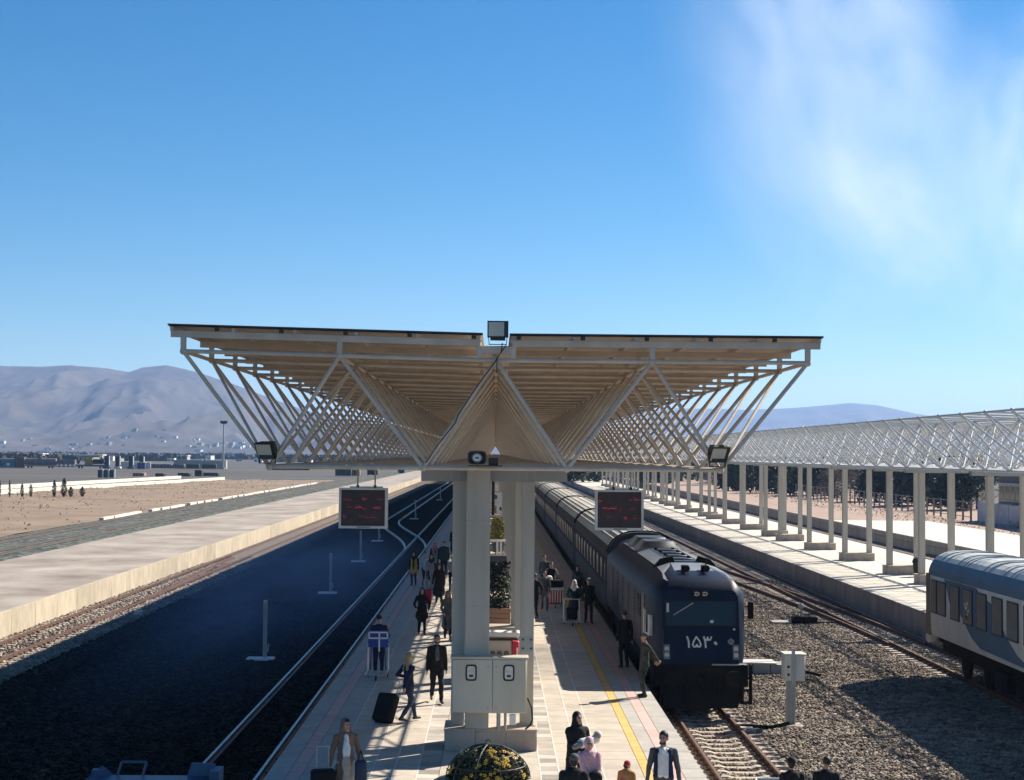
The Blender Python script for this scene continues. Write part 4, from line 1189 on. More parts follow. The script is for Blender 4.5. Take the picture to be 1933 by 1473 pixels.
# ------------------------------------------------------------------ parked railcar on the right
M_RCB = mat('railcar_blue', (0.075, 0.135, 0.19), rough=0.55, scale=0.9, col2=(0.105, 0.175, 0.24), spec=0.2)
M_RCW = mat('railcar_white', (0.58, 0.54, 0.48), rough=0.5, scale=1.2, col2=(0.74, 0.70, 0.63), stretch=(1, 1, 0.4))
M_RCROOF = mat('railcar_roof', (0.34, 0.37, 0.375), rough=0.6, scale=1.4, col2=(0.50, 0.53, 0.52))
M_RUST = mat('rusty_end', (0.20, 0.13, 0.065), rough=0.8, scale=2, col2=(0.29, 0.22, 0.14))
M_RCGLASS = mat('railcar_glass', (0.07, 0.07, 0.07), rough=0.3, scale=1.2, col2=(0.15, 0.145, 0.14), spec=0.3)
rc = thing('railcar', 'white and blue railcar coach with a curved blue swoosh parked by the right platform', 'railcar', (16.8, 54.2, 0))
LR = 24.0
def rprof(f=1.0, dz=0.0):
    left = [(-1.42, 0.38), (-1.45, 0.8), (-1.45, 2.45)] + [(-1.45 * math.cos(t) ** 0.6, 2.45 + (0.86 + dz) * math.sin(t)) for t in [math.pi / 2 * i / 7 for i in range(1, 7)]] + [(0, 3.31 + dz)]
    return left + [(-x, z) for x, z in left[::-1][1:]]
RPF = rprof()
b = MB()
n = len(RPF)
for i in range(n - 1):
    (xa, za), (xb, zb_) = RPF[i], RPF[i + 1]
    zz = (za + zb_) / 2
    m = M_RCW if zz < 2.42 else (M_RCB if zz < 2.95 else M_RCROOF)
    b.add([(xa, 0, za), (xa, -LR, za), (xb, -LR, zb_), (xb, 0, zb_)], [(0, 1, 2, 3)], m, zz > 2.42)
b.add([(x, 0, z) for x, z in RPF], [tuple(range(n))], M_RUST); b.add([(x, -LR, z) for x, z in RPF], [tuple(range(n))[::-1]], M_RUST)
b.build('body', rc)
b = MB()
b.box((-1.475, -0.24, 0.36), (-1.30, 0.22, 2.5), M_RUST).box((1.30, 0.0, 0.36), (1.47, 0.22, 2.55), M_RUST).box((-0.6, 0.0, 0.3), (0.6, 0.4, 2.6), M_BLACK)
b.build('end_frame', rc)
for s in (-0.88, 0.88):
    q = MB(); q.tube((s, 0.05, 0.14), (s, 0.4, 0.14), 0.1, M_UNDER, 12); q.tube((s, 0.4, 0.14), (s, 0.46, 0.14), 0.23, M_HORN, 16); q.build('buffer', rc)
for k in range(20):     # transverse roof seams in pairs and threes
    y = -0.9 - [0, 0.55, 1.9, 2.55, 2.9][k % 5] - (k // 5) * 4.6
    q = MB(); q.path([(x, y, z + 0.012) for x, z in RPF if z > 2.93], 0.017, M_RCROOF, 5); q.build('roof_seam', rc)
# blue livery swoosh: thin painted sheets following the wall, cut where windows sit
xs = -1.456
def sidepoly(pts, m, name, d=0.004):
    q = MB(); v = [(xs, y, z) for y, z in pts] + [(xs + d, y, z) for y, z in pts]; n_ = len(pts)
    q.add(v, [tuple(range(n_)), tuple(range(n_, 2 * n_))[::-1]] + [(i, (i + 1) % n_, n_ + (i + 1) % n_, n_ + i) for i in range(n_)], m)
    return q.build(name, rc)
sidepoly([(-1.9, 2.44), (-2.05, 2.3), (-2.3, 2.0), (-2.5, 1.7), (-3.2, 1.55), (-3.9, 1.35), (-4.4, 1.05), (-4.9, 0.8), (-5.8, 0.56), (-10.5, 0.50), (-9.2, 0.8), (-8.3, 1.2), (-7.4, 1.75), (-6.8, 2.1), (-6.0, 2.22), (-5.6, 2.35), (-5.4, 2.44)], M_RCB, 'blue_swoosh')
M_FRAMEP = mat('railcar_frame', (0.42, 0.42, 0.41), rough=0.5)
wy = [-0.74, -1.62, -3.15, -4.55, -5.95, -7.45, -8.85, -10.3, -11.7, -13.1]
for k, y in enumerate(wy):
    w = 0.30 if k == 0 else 0.47
    q = MB(); q.rbox((xs - 0.022, y - w - 0.03, 1.16), (xs + 0.01, y + w + 0.03, 2.33), 0.03, M_WINF, 1); win = q.build('window', rc)
    q = MB(); q.box((xs - 0.028, y - w + 0.03, 1.22), (xs - 0.0225, y + w - 0.03, 2.27), M_RCGLASS); q.build('pane', win)
    if k == 3:
        q = MB()
        for i in range(14):
            yy, z = y + random.uniform(-0.3, 0.3), random.uniform(1.28, 1.85)
            q.rbox((xs - 0.034, yy - 0.05, z), (xs - 0.0285, yy + 0.05, z + random.uniform(0.06, 0.16)), 0.002, random.choice((M_WHITE, M_LEAF_G, M_LABEL)), 1)
        q.build('torn_sticker', win)
    if k in (4, 5, 6):
        q = MB().box((xs - 0.032, y - w + 0.04, 1.24), (xs - 0.0285, y + w - 0.04, 1.55), mat('curtain', (0.20, 0.19, 0.175), rough=0.7)).build('curtain', win)  # beige band laid over the lower part of the pane
q = MB().box((xs - 0.006, -0.30, 0.42), (xs + 0.006, -0.26, 2.4), M_FRAMEP); q.build('door_seam', rc)
MB().box((-1.0, -LR + 0.2, -0.2), (1.0, -0.2, 0.36), M_UNDER).build('underframe', rc)
for y in (-2.2, -4.6, -19.4, -21.8):
    wheelset(rc, y, r=0.46, z=-0.44)
for k in range(5):
    MB().rbox((-1.2, -7.5 - k * 2.0, -0.6), (-0.6, -6.3 - k * 2.0, 0.0), 0.05, M_UNDER).build('equipment_box', rc)
# ------------------------------------------------------------------ small rail vehicles at the bottom edge
M_TROL = mat('trolley_blue', (0.04, 0.075, 0.14), rough=0.5, scale=1.5, col2=(0.06, 0.105, 0.18))
t = thing('maintenance_trolley', 'blue rail trolley with upright panels on the left track at the bottom edge', 'rail vehicle', (-6.2, 28.8, 0))
MB().rbox((-1.2, -2.2, -0.1), (1.2, 0.0, 0.58), 0.05, M_TROL).build('hood', t)
MB().rbox((-1.28, -2.3, -0.25), (1.28, 0.06, -0.1), 0.02, M_UNDER, 1).build('deck', t)
b = MB(); b.add([(-1.27, -0.5, 0.55), (-1.05, 0, 0.75), (-0.85, 0, 0.58), (-1.27, -1.0, 0.58)], [(0, 1, 2, 3)], M_TROL); b.box((-1.2, -0.2, 0.5), (-1.0, -0.02, 0.7), M_TROL); b.build('corner_post', t)
b = MB(); b.path([(-0.75, -0.1, 0.57), (-0.68, -0.05, 0.82), (-0.22, -0.05, 0.82), (-0.28, -0.1, 0.57)], 0.025, M_TROL, 6); b.build('hand_frame', t)
b = MB(); b.add([(0.55, -0.1, 0.57), (0.98, -0.1, 0.57), (1.06, -0.05, 0.80), (0.62, -0.05, 0.82), (0.55, -0.14, 0.57), (0.98, -0.14, 0.57), (1.06, -0.09, 0.80), (0.62, -0.09, 0.82)], [(0, 1, 2, 3), (7, 6, 5, 4), (0, 4, 5, 1), (1, 5, 6, 2), (2, 6, 7, 3), (3, 7, 4, 0)], M_TROL); b.build('panel', t)
b = MB(); b.box((1.02, -0.5, 0.5), (1.2, -0.02, 0.75), M_TROL); b.build('corner_post', t)
for y in (-0.5, -1.8):
    wheelset(t, y, r=0.3, z=-0.6)
t = thing('hand_trolley', 'low rail trolley with a dark panel in a white frame on the right track', 'rail vehicle', (6.0, 32.6, 0))
MB().rbox((-0.95, -1.5, -0.62), (0.95, 0.1, -0.5), 0.02, M_UNDER, 1).build('deck', t)
b = MB(); b.add([(-0.52, -0.75, -0.45), (0.22, -0.75, -0.45), (0.12, 0.0, -0.25), (-0.42, 0.0, -0.25), (-0.52, -0.75, -0.49), (0.22, -0.75, -0.49), (0.12, 0.0, -0.29), (-0.42, 0.0, -0.29)], [(0, 1, 2, 3), (7, 6, 5, 4), (0, 4, 5, 1), (1, 5, 6, 2), (2, 6, 7, 3), (3, 7, 4, 0)], mat('dark_panel', (0.04, 0.06, 0.075), rough=0.4)); b.build('panel', t)
b = MB(); b.path([(-0.54, -0.8, -0.44), (-0.43, 0.02, -0.23), (0.13, 0.02, -0.23), (0.24, -0.8, -0.44)], 0.025, M_WHITE, 6); b.path([(-0.66, -0.8, -0.46), (-0.60, -0.2, -0.3)], 0.03, mat('pale_blue_paint', (0.35, 0.45, 0.6), rough=0.5), 6); b.build('frame', t)
for y in (-0.2, -1.2):
    wheelset(t, y, r=0.2, z=-0.7)
# ------------------------------------------------------------------ people
def cloth(name, col, var=0.15):
    return mat('cloth_' + name, col, rough=0.85, scale=9, var=var, bump=0.15, bscale=40, spec=0.2)
SKIN = mat('skin', (0.40, 0.24, 0.17), rough=0.55, scale=12, var=0.06)
HAIR_K = mat('hair_black', (0.018, 0.014, 0.012), rough=0.6, scale=30, var=0.3)
HAIR_B = mat('hair_blond', (0.36, 0.24, 0.12), rough=0.6, scale=30, var=0.3)
EYE = mat('eye', (0.02, 0.015, 0.012), rough=0.3)
LIP = mat('lip', (0.30, 0.12, 0.10), rough=0.5)
SHOE = mat('shoe', (0.02, 0.018, 0.017), rough=0.5)
C = {k: cloth(k, v) for k, v in dict(black=(0.014, 0.014, 0.016), navy=(0.02, 0.025, 0.06), jeans=(0.035, 0.045, 0.08), grey=(0.09, 0.09, 0.095), lgrey=(0.20, 0.20, 0.20), brown=(0.17, 0.115, 0.085), beige=(0.42, 0.35, 0.28), white=(0.66, 0.65, 0.63), pink=(0.58, 0.33, 0.36), rose=(0.42, 0.10, 0.12), red=(0.45, 0.03, 0.05), yellow=(0.42, 0.29, 0.06), olive=(0.04, 0.045, 0.04), blue=(0.05, 0.09, 0.22), teal=(0.02, 0.045, 0.05), mustard=(0.40, 0.20, 0.07), lblue=(0.30, 0.36, 0.45)).items()}

class Fig:
    """collects overlapping rounded pieces; voxel-remeshed into one continuous body, each face taking the cloth of the nearest piece"""
    def __init__(s):
        s.p = []
    def cap(s, a, b, r0, r1, m, fl=1.0):
        s.p.append((0, np.array(a, float), np.array(b, float), r0, r1, m, fl)); return s
    def ell(s, c, r, m):
        s.p.append((1, np.array(c, float), np.array(r, float), 0, 0, m, 1)); return s
    def mesh(s, name, vox):
        V, F, o = [], [], 0
        for t, a, b, r0, r1, m, fl in s.p:
            if t == 1:
                nu, nv = 14, 9
                rings = []
                for k in range(1, nv):
                    ph = -math.pi / 2 + math.pi * k / nv
                    rings.append([a + b * np.array([math.cos(ph) * math.cos(2 * math.pi * i / nu), math.cos(ph) * math.sin(2 * math.pi * i / nu), math.sin(ph)]) for i in range(nu)])
                bot, top = a - b * np.array([0, 0, 1]), a + b * np.array([0, 0, 1])
            else:
                d = b - a; L = np.linalg.norm(d); d = d / max(L, 1e-6)
                u = np.array([0, 0, 1.0]) if abs(d[2]) < 0.9 else np.array([0, 1.0, 0])
                e1 = np.cross(d, u); e1 /= np.linalg.norm(e1); e2 = np.cross(e1, d)
                nu = 12
                rings = []
                for P, r, angs in ((a, r0, (-75, -45, -15)), (b, r1, (15, 45, 75))):
                    for g in angs:
                        g = math.radians(g)
                        q = [d * (r * math.sin(g)) + (e1 * math.cos(2 * math.pi * i / nu) + e2 * math.sin(2 * math.pi * i / nu)) * (r * math.cos(g)) for i in range(nu)]
                        rings.append([P + w * np.array([1, fl, 1]) for w in q])
                bot, top = a - d * r0 * np.array([1, fl, 1]), b + d * r1 * np.array([1, fl, 1])
            n = len(rings[0])
            V += [bot] + [p for rg in rings for p in rg] + [top]
            for i in range(n):
                F.append((o, o + 1 + (i + 1) % n, o + 1 + i))
                e = o + 1 + (len(rings) - 1) * n
                F.append((o + 1 + len(rings) * n, e + i, e + (i + 1) % n))
            for k in range(len(rings) - 1):
                for i in range(n):
                    q = o + 1 + k * n
                    F.append((q + i, q + (i + 1) % n, q + n + (i + 1) % n, q + n + i))
            o = len(V)
        me = bpy.data.meshes.new(name)
        me.from_pydata([tuple(v) for v in V], [], F)
        bm = bmesh.new(); bm.from_mesh(me); bmesh.ops.recalc_face_normals(bm, faces=bm.faces[:]); bm.to_mesh(me); bm.free()
        ob = bpy.data.objects.new('tmp', me); COL.objects.link(ob)
        md = ob.modifiers.new('r', 'REMESH'); md.mode = 'VOXEL'; md.voxel_size = vox
        sm = ob.modifiers.new('s', 'SMOOTH'); sm.factor = 0.5; sm.iterations = 2
        dg = bpy.context.evaluated_depsgraph_get()
        out = bpy.data.meshes.new_from_object(ob.evaluated_get(dg))
        bpy.data.objects.remove(ob); bpy.data.meshes.remove(me)
        out.name = name
        nF = len(out.polygons)
        cen = np.empty(nF * 3); out.polygons.foreach_get('center', cen); cen = cen.reshape(-1, 3)
        best = np.full(nF, 1e9); idx = np.zeros(nF, int)
        ms = []
        for t, a, b, r0, r1, m, fl in s.p:
            if m not in ms:
                ms.append(m)
            if t == 1:
                q = (cen - a) / b; L = np.linalg.norm(q, axis=1)
                dist = (L - 1) * np.linalg.norm(cen - a, axis=1) / np.maximum(L, 1e-6)
            else:
                ab = b - a; h = np.clip(((cen - a) @ ab) / max(ab @ ab, 1e-9), 0, 1)
                w = cen - a - h[:, None] * ab
                w[:, 1] /= fl
                dist = (np.linalg.norm(w, axis=1) - (r0 + (r1 - r0) * h)) * (1 if fl > 0.9 else 0.85)
            k = dist < best
            best[k] = dist[k]; idx[k] = ms.index(m)
        nv = len(out.vertices)
        co = np.empty(nv * 3); out.vertices.foreach_get('co', co); co = co.reshape(-1, 3)
        no = np.empty(nv * 3); out.vertices.foreach_get('normal', no); no = no.reshape(-1, 3)
        hid = s.p[0][1][0] * 7.3 + len(s.p)
        am = np.where((co[:, 2] < 1.42) & (np.abs(co[:, 0]) < 0.24), 0.014, 0.006) * (co[:, 2] < 1.5) * (co[:, 2] > 0.1)
        fold = np.array([mnoise.noise(Vector((c[0] * 9 + hid + c[2] * 4, c[1] * 9, c[2] * 7))) + 0.5 * mnoise.noise(Vector((c[0] * 24, c[1] * 24 + hid, c[2] * 16))) for c in co])
        co = co + no * (am * fold)[:, None]
        out.vertices.foreach_set('co', co.ravel())
        out.materials.clear()
        for m in ms:
            out.materials.append(m)
        out.polygons.foreach_set('material_index', idx.astype(np.int32))
        out.polygons.foreach_set('use_smooth', np.ones(nF, bool))
        out.update()
        return out

def ik(a, c, l1, l2, pole):
    a, c = np.array(a, float), np.array(c, float)
    d = c - a; L = np.linalg.norm(d)
    if L > (l1 + l2) * 0.995:
        c = a + d / L * (l1 + l2) * 0.995; d = c - a; L = np.linalg.norm(d)
    x = (l1 * l1 - l2 * l2 + L * L) / (2 * L)
    h = math.sqrt(max(l1 * l1 - x * x, 0))
    u = d / L
    p = np.array(pole, float); p = p - (p @ u) * u; p /= max(np.linalg.norm(p), 1e-6)
    return a + u * x + p * h, c

def figure(o, vox=0.013):
    """o: outfit and pose.  Local frame: the person faces -y, z up, unit 1.75 m tall"""
    f = Fig()
    top, pants, shoe = o['top'], o.get('pants', C['black']), o.get('shoe', SHOE)
    hair = o.get('hair', HAIR_K)
    lean = o.get('lean', 0.0)      # forward lean of the trunk
    tw = o.get('bulk', 1.0)
    def up(x, y, z):              # a trunk point, leaned about the hips
        k = z - 0.95
        return (x, y - lean * k, z - 0.25 * abs(lean) * k * lean)
    # legs
    (lk, la), (rk, ra) = o.get('legs', ((0.0, 0.0), (0.0, 0.0)))
    for s, kn, an in ((1, lk, la), (-1, rk, ra)):
        hip = (s * 0.09, 0, 0.92)
        lift = 0.09 if an < -0.15 else 0.0
        ank = (s * 0.10, -an, 0.085 + lift)
        knee, ank = ik(hip, ank, 0.43, 0.425, (0, -1, 0.0))
        knee[1] -= kn * 0.2
        f.cap(hip, knee, 0.098 * tw, 0.068 * tw, pants).cap(knee, ank, 0.066 * tw, 0.052, pants)
        toe = ank + np.array([s * 0.02, -0.165, -0.048 - lift * 0.4])
        f.cap(ank + np.array([0, 0.035, -0.04]), toe, 0.045, 0.036, shoe, 1.0)
    # trunk
    f.ell(up(0, 0.01, 0.96), (0.165 * tw, 0.115 * tw, 0.12), o.get('hipm', pants))
    f.cap(up(0, 0, 1.02), up(0, -0.005, 1.16), 0.152 * tw, 0.155 * tw, top, 0.72)
    f.cap(up(0, -0.005, 1.16), up(0, 0.005, 1.34), 0.158 * tw, 0.165 * tw, top, 0.72)
    f.cap(up(-0.14, 0.01, 1.40), up(0.14, 0.01, 1.40), 0.075, 0.075, top, 0.95)
    f.cap(up(0, 0.01, 1.38), up(0, 0.0, 1.46), 0.09, 0.06, top, 0.9)
    f.cap(up(0, 0.01, 1.42), up(0, -0.01, 1.54), 0.056, 0.052, SKIN)
    if o.get('jacket'):         # hem over the hips
        f.cap(up(0, 0.0, 1.06), up(0, 0.0, 0.90), 0.165 * tw, 0.185 * tw, top, 0.74)
    if 'coat' in o:             # long coat down to hem z
        f.cap(up(0, 0.0, 1.05), (0, 0.02, o['coat'][0]), 0.165 * tw, o['coat'][1], o['coat'][2], 0.74)
    if 'shirt' in o:            # open front showing a shirt
        for z, w in ((1.05, 0.055), (1.15, 0.06), (1.25, 0.062), (1.34, 0.058), (1.41, 0.045)):
            f.ell(up(0, -0.098 - 0.012 * (z > 1.1), z), (w, 0.034, 0.075), o['shirt'])
    # head
    hy, hz = o.get('head', (0.0, 0.0))       # (turn, nod)
    hc = np.array(up(0, -0.025, 1.635))
    ct, st = math.cos(hy), math.sin(hy)
    def hp(x, y, z):
        y2, z2 = y * math.cos(hz) - z * math.sin(hz), y * math.sin(hz) + z * math.cos(hz)
        return hc + np.array([x * ct - y2 * st, x * st + y2 * ct, z2])
    f.ell(hp(0, 0.0, 0.02), (0.074, 0.092, 0.10), SKIN)
    f.cap(hp(0, -0.035, -0.03), hp(0, -0.05, -0.085), 0.058, 0.034, SKIN)
    f.cap(hp(0, -0.09, 0.005), hp(0, -0.106, -0.028), 0.010, 0.016, SKIN)
    for s in (-1, 1):
        f.ell(hp(s * 0.03, -0.084, 0.012), (0.013, 0.009, 0.008), EYE)
        f.cap(hp(s * 0.016, -0.089, 0.032), hp(s * 0.046, -0.082, 0.03), 0.007, 0.006, hair)
        f.ell(hp(s * 0.076, 0.01, -0.005), (0.014, 0.022, 0.032), SKIN)
    f.cap(hp(-0.02, -0.083, -0.056), hp(0.02, -0.083, -0.056), 0.008, 0.008, LIP)
    if o.get('beard'):
        f.cap(hp(-0.03, -0.055, -0.075), hp(0.03, -0.055, -0.075), 0.034, 0.034, hair)
    hd = o.get('headwear')
    if hd == 'scarf':
        sm = o['scarfm']
        f.ell(hp(0, 0.028, 0.03), (0.098, 0.105, 0.12), sm)
        f.cap(hp(-0.06, 0.03, -0.04), up(-0.07, 0.0, 1.46), 0.06, 0.06, sm).cap(hp(0.06, 0.03, -0.04), up(0.07, 0.0, 1.46), 0.06, 0.06, sm)
        f.cap(up(-0.08, -0.04, 1.45), up(0.08, -0.04, 1.45), 0.075, 0.075, sm, 0.9)
        f.ell(up(0, -0.095, 1.38), (0.085, 0.035, 0.08), sm)
        if o.get('loose'):
            f.ell(hp(0, -0.03, 0.085), (0.06, 0.055, 0.045), hair)
    elif hd == 'cap':
        f.ell(hp(0, 0.008, 0.055), (0.088, 0.104, 0.082), o['capm'])
        f.cap(hp(-0.03, -0.10, 0.06), hp(0.03, -0.10, 0.06), 0.04, 0.04, o['capm'], 1.2) if o.get('peak') else None
        f.ell(hp(0, 0.05, -0.01), (0.074, 0.06, 0.07), hair)
    elif hd == 'hood':
        f.ell(hp(0, 0.03, 0.02), (0.105, 0.11, 0.135), o['capm']); f.cap(hp(0, 0.06, -0.08), up(0, 0.05, 1.42), 0.08, 0.1, o['capm'])
    else:
        f.ell(hp(0, 0.018, 0.045), (0.085, 0.098, 0.092), hair)
        if o.get('long'):
            f.cap(hp(-0.045, 0.05, 0.0), up(-0.07, 0.075, 1.36), 0.06, 0.05, hair).cap(hp(0.045, 0.05, 0.0), up(0.07, 0.075, 1.36), 0.06, 0.05, hair)
    # arms
    for s, key in ((1, 'la'), (-1, 'ra')):
        tgt = o.get(key, (s * 0.25, 0.0, 0.84))
        sh = np.array(up(s * 0.185, 0.01, 1.40))
        el, wr = ik(sh, tgt, 0.29, 0.26, o.get(key + 'p', (s * 0.5, 0.8, -0.2)))
        slv = o.get('sleeve', top)
        f.cap(sh, el, 0.066 * tw, 0.052 * tw, slv).cap(el, wr, 0.05 * tw, 0.038 * tw, slv)
        d = wr - el; d /= np.linalg.norm(d)
        q = np.cross(d, np.array([s * 1.0, 0, 0.0])); nq = np.linalg.norm(q)
        q = q / nq if nq > 0.2 else np.array([0, 1.0, 0])
        side = np.cross(q, d)                      # palm normal
        pm = wr + d * 0.075
        hm = o.get('handm', SKIN)
        f.cap(wr, wr + d * 0.03, 0.028, 0.03, hm)
        for k in (-1, 1):
            f.cap(wr + d * 0.03 + q * 0.012 * k, pm + q * 0.022 * k, 0.021, 0.019, hm)
        curl = -side * s * 0.5 if o.get('grip', True) else -side * s * 0.15
        for k, L in ((-1.5, 0.066), (-0.5, 0.08), (0.5, 0.074), (1.5, 0.058)):
            b0 = pm + q * 0.0205 * k
            m1 = b0 + d * L * 0.5 + curl * 0.012
            f.cap(b0, m1, 0.0105, 0.0098, hm).cap(m1, m1 + d * L * 0.42 + curl * 0.045, 0.0098, 0.0085, hm)
        tb = wr + d * 0.025 - q * 0.028
        f.cap(tb, tb + d * 0.035 - q * 0.03, 0.014, 0.012, hm).cap(tb + d * 0.035 - q * 0.03, tb + d * 0.065 - q * 0.032 + curl * 0.03, 0.012, 0.010, hm)
    if o.get('chador'):
        m = o['chador']
        f.ell(hp(0, 0.03, 0.025), (0.102, 0.108, 0.128), m)
        f.cap(hp(0, 0.04, -0.05), up(0, 0.02, 1.38), 0.10, 0.15, m)
        f.cap(up(-0.15, 0.01, 1.36), up(0.15, 0.01, 1.36), 0.11, 0.11, m)
        f.cap(up(0, 0.0, 1.30), (0, 0.02, 0.75), 0.225, 0.245, m, 0.78).cap((0, 0.02, 0.75), (0, 0.03, 0.16), 0.245, 0.27, m, 0.8)
        f.ell(up(0, -0.08, 1.36), (0.12, 0.08, 0.12), m)
    for e in o.get('extra', []):
        if e[0] == 'cap':
            f.cap(*e[1:])
        else:
            f.ell(*e[1:])
    return f.mesh('person', vox)

NPEOPLE = 0
def person(label, x, y, face, h, o, vox=0.013, z=0.0):
    """face: degrees, 0 = towards the photographer, 90 = towards the right of the photograph"""
    me = figure(o, vox)
    ob = place('person', me, None, (x, y, z), R(face))
    k = h / 1.75
    ob.scale = (k, k, k)
    tag(ob, label, 'person')
    return ob

W1 = ((0.12, 0.26), (0.03, -0.26))
W2 = ((0.03, -0.24), (0.12, 0.24))
W3 = ((0.08, 0.14), (0.02, -0.13))
C_ = C
# left half of the platform, front to back
person('woman in an open brown coat and beige trousers at the bottom left', -2.72, 28.6, 12, 1.66, dict(top=C['brown'], pants=C['beige'], shirt=C['white'], headwear='scarf', scarfm=C['brown'], loose=True, legs=W3, coat=(0.62, 0.24, C['brown']), la=(0.30, -0.02, 0.86), ra=(-0.30, 0.05, 0.84), head=(0.5, 0),
    extra=[('ell', (0.0, -0.155, 0.90), (0.085, 0.055, 0.22), C['beige']), ('ell', (0, -0.155, 1.17), (0.085, 0.04, 0.2), C['white']), ('ell', (0, -0.14, 0.62), (0.08, 0.06, 0.2), C['beige'])]), 0.012)
person('woman in a navy jacket with blond hair pulling a black suitcase', -2.08, 37.8, 128, 1.68, dict(top=C['navy'], pants=C['jeans'], hair=HAIR_B, long=True, jacket=True, legs=((0.08, 0.30), (0.02, -0.28)), la=(0.24, -0.12, 1.12), ra=(-0.30, 0.38, 0.82), head=(-0.3, 0)), 0.012)
person('man in a black jacket and dark trousers walking towards the camera beside the columns', -1.50, 40.8, 8, 1.78, dict(top=C['black'], pants=C['black'], jacket=True, legs=W1, beard=True, shirt=C['grey'], bulk=1.1), 0.012)
person('porter in a dark cap and uniform standing behind the trolley with the blue panel', -3.42, 45.9, 5, 1.74, dict(top=C['navy'], pants=C['navy'], headwear='cap', capm=C['navy'], peak=True, la=(0.2, -0.28, 1.05), ra=(-0.2, -0.28, 1.05), bulk=1.1), 0.014)
person('woman in a black cape and trousers walking alone on the sunlit paving', -2.62, 56.0, 5, 1.68, dict(top=C['black'], pants=C['black'], headwear='scarf', scarfm=C['black'], legs=W3, coat=(0.74, 0.27, C['black']), la=(0.26, -0.1, 0.95), ra=(-0.22, -0.14, 1.0)), 0.015)
person('person in a grey brown coat half hidden by the left column', -1.65, 55.0, 15, 1.66, dict(top=C['grey'], pants=C['black'], headwear='scarf', scarfm=C['brown'], coat=(0.5, 0.25, C['grey']), la=(0.25, -0.25, 0.9), ra=(-0.2, -0.2, 0.95)), 0.016)
person('person in a yellow coat with dark sleeves standing at the shaded edge of the group', -4.0, 76.5, -10, 1.66, dict(top=C['yellow'], sleeve=C['black'], pants=C['navy'], headwear='scarf', scarfm=C['black'], coat=(0.72, 0.24, C['yellow']), extra=[('ell', (0, -0.13, 1.12), (0.05, 0.05, 0.3), C['black'])]), 0.018)
person('person in a pale blue jacket standing beside the yellow coat', -3.42, 76.0, 20, 1.72, dict(top=C['lblue'], pants=C['black'], jacket=True, sleeve=C['lblue']), 0.018)
person('woman in a long grey coat standing in the middle of the group', -3.05, 74.2, 10, 1.7, dict(top=C['lgrey'], pants=C['black'], headwear='scarf', scarfm=C['navy'], coat=(0.2, 0.26, C['lgrey']), extra=[('cap', (0.16, 0.06, 1.3), (0.2, 0.1, 0.4), 0.12, 0.16, C['navy'])]), 0.018)
person('woman all in black walking with a dark red suitcase', -2.42, 67.5, 5, 1.72, dict(top=C['black'], pants=C['black'], headwear='scarf', scarfm=C['black'], legs=W3, coat=(0.55, 0.30, C['black']), bulk=1.1, ra=(-0.3, 0.1, 0.8)), 0.017)
person('person in a white scarf and dark coat at the back of the group', -3.25, 83.5, 0, 1.7, dict(top=C['black'], pants=C['black'], headwear='scarf', scarfm=C['rose'], coat=(0.7, 0.25, C['black']), extra=[('cap', (-0.12, -0.12, 1.4), (0.1, -0.15, 0.85), 0.06, 0.08, C['lgrey']), ('cap', (0.14, -0.12, 1.4), (0.12, -0.15, 0.7), 0.05, 0.05, C['lgrey'])]), 0.02)
person('tall person in a dark green jacket at the back of the group', -2.72, 83.0, 0, 1.82, dict(top=C['teal'], pants=C['black'], jacket=True, bulk=1.15), 0.02)
person('dark clothed person partly behind the left column far back', -2.65, 100, 0, 1.75, dict(top=C['black'], pants=C['black'], coat=(0.4, 0.25, C['black'])), 0.022)
person('person in dark trousers just visible at the left column edge', -2.0, 73, 0, 1.7, dict(top=C['lgrey'], pants=C['black'], legs=W2), 0.02)
# right half of the platform
person('man in black clothes half hidden behind the right column', 1.65, 62.0, -30, 1.76, dict(top=C['black'], pants=C['black'], jacket=True, bulk=1.1, la=(0.3, -0.1, 0.95)), 0.016)
person('man with pale sleeves pushing the loaded luggage trolley', 2.55, 69.0, 5, 1.74, dict(top=C['black'], pants=C['navy'], sleeve=C['lgrey'], la=(0.22, -0.32, 1.05), ra=(-0.22, -0.32, 1.05), lean=0.15), 0.016)
person('second person in a dark jacket behind the luggage trolley pusher', 2.4, 73.5, 0, 1.74, dict(top=C['grey'], pants=C['black'], jacket=True), 0.018)
person('bareheaded woman in grey walking at the left side of the luggage trolley', 2.12, 64.6, 0, 1.66, dict(top=C['grey'], pants=C['grey'], hair=HAIR_K, legs=W1, jacket=True), 0.016)
person('woman in a white scarf and dark green coat pushing the small luggage cart', 3.12, 60.4, 10, 1.66, dict(top=C['teal'], pants=C['black'], headwear='scarf', scarfm=C['white'], la=(0.2, -0.3, 1.02), ra=(-0.2, -0.3, 1.02), lean=0.2, coat=(0.6, 0.25, C['teal'])), 0.015)
person('dark figure with a light cap walking beside the train', 3.70, 60.2, 5, 1.74, dict(top=C['black'], pants=C['black'], headwear='cap', capm=C['lgrey'], legs=W3, jacket=True), 0.016)
person('person in dark clothes standing against the train further back', 3.65, 67.5, 0, 1.68, dict(top=C['grey'], pants=C['black'], headwear='scarf', scarfm=C['navy'], coat=(0.5, 0.24, C['black'])), 0.018)
person('man in black standing in the shade by the locomotive side', 4.05, 47.6, 200, 1.76, dict(top=C['black'], pants=C['black'], jacket=True), 0.014)
person('soldier in camouflage with hands behind his back standing at the sunlit platform edge', 4.12, 42.0, -75, 1.74, dict(top=cloth('camo', (0.045, 0.047, 0.042), 0.6), pants=cloth('camo', (0.045, 0.047, 0.042)), hair=HAIR_K, headwear='cap', capm=C['grey'], la=(0.08, 0.36, 0.98), ra=(-0.08, 0.34, 0.96), lap=(1, 0.6, 0), rap=(-1, 0.6, 0), legs=((0, 0.03), (0, -0.03)), jacket=True, lean=-0.03), 0.011)
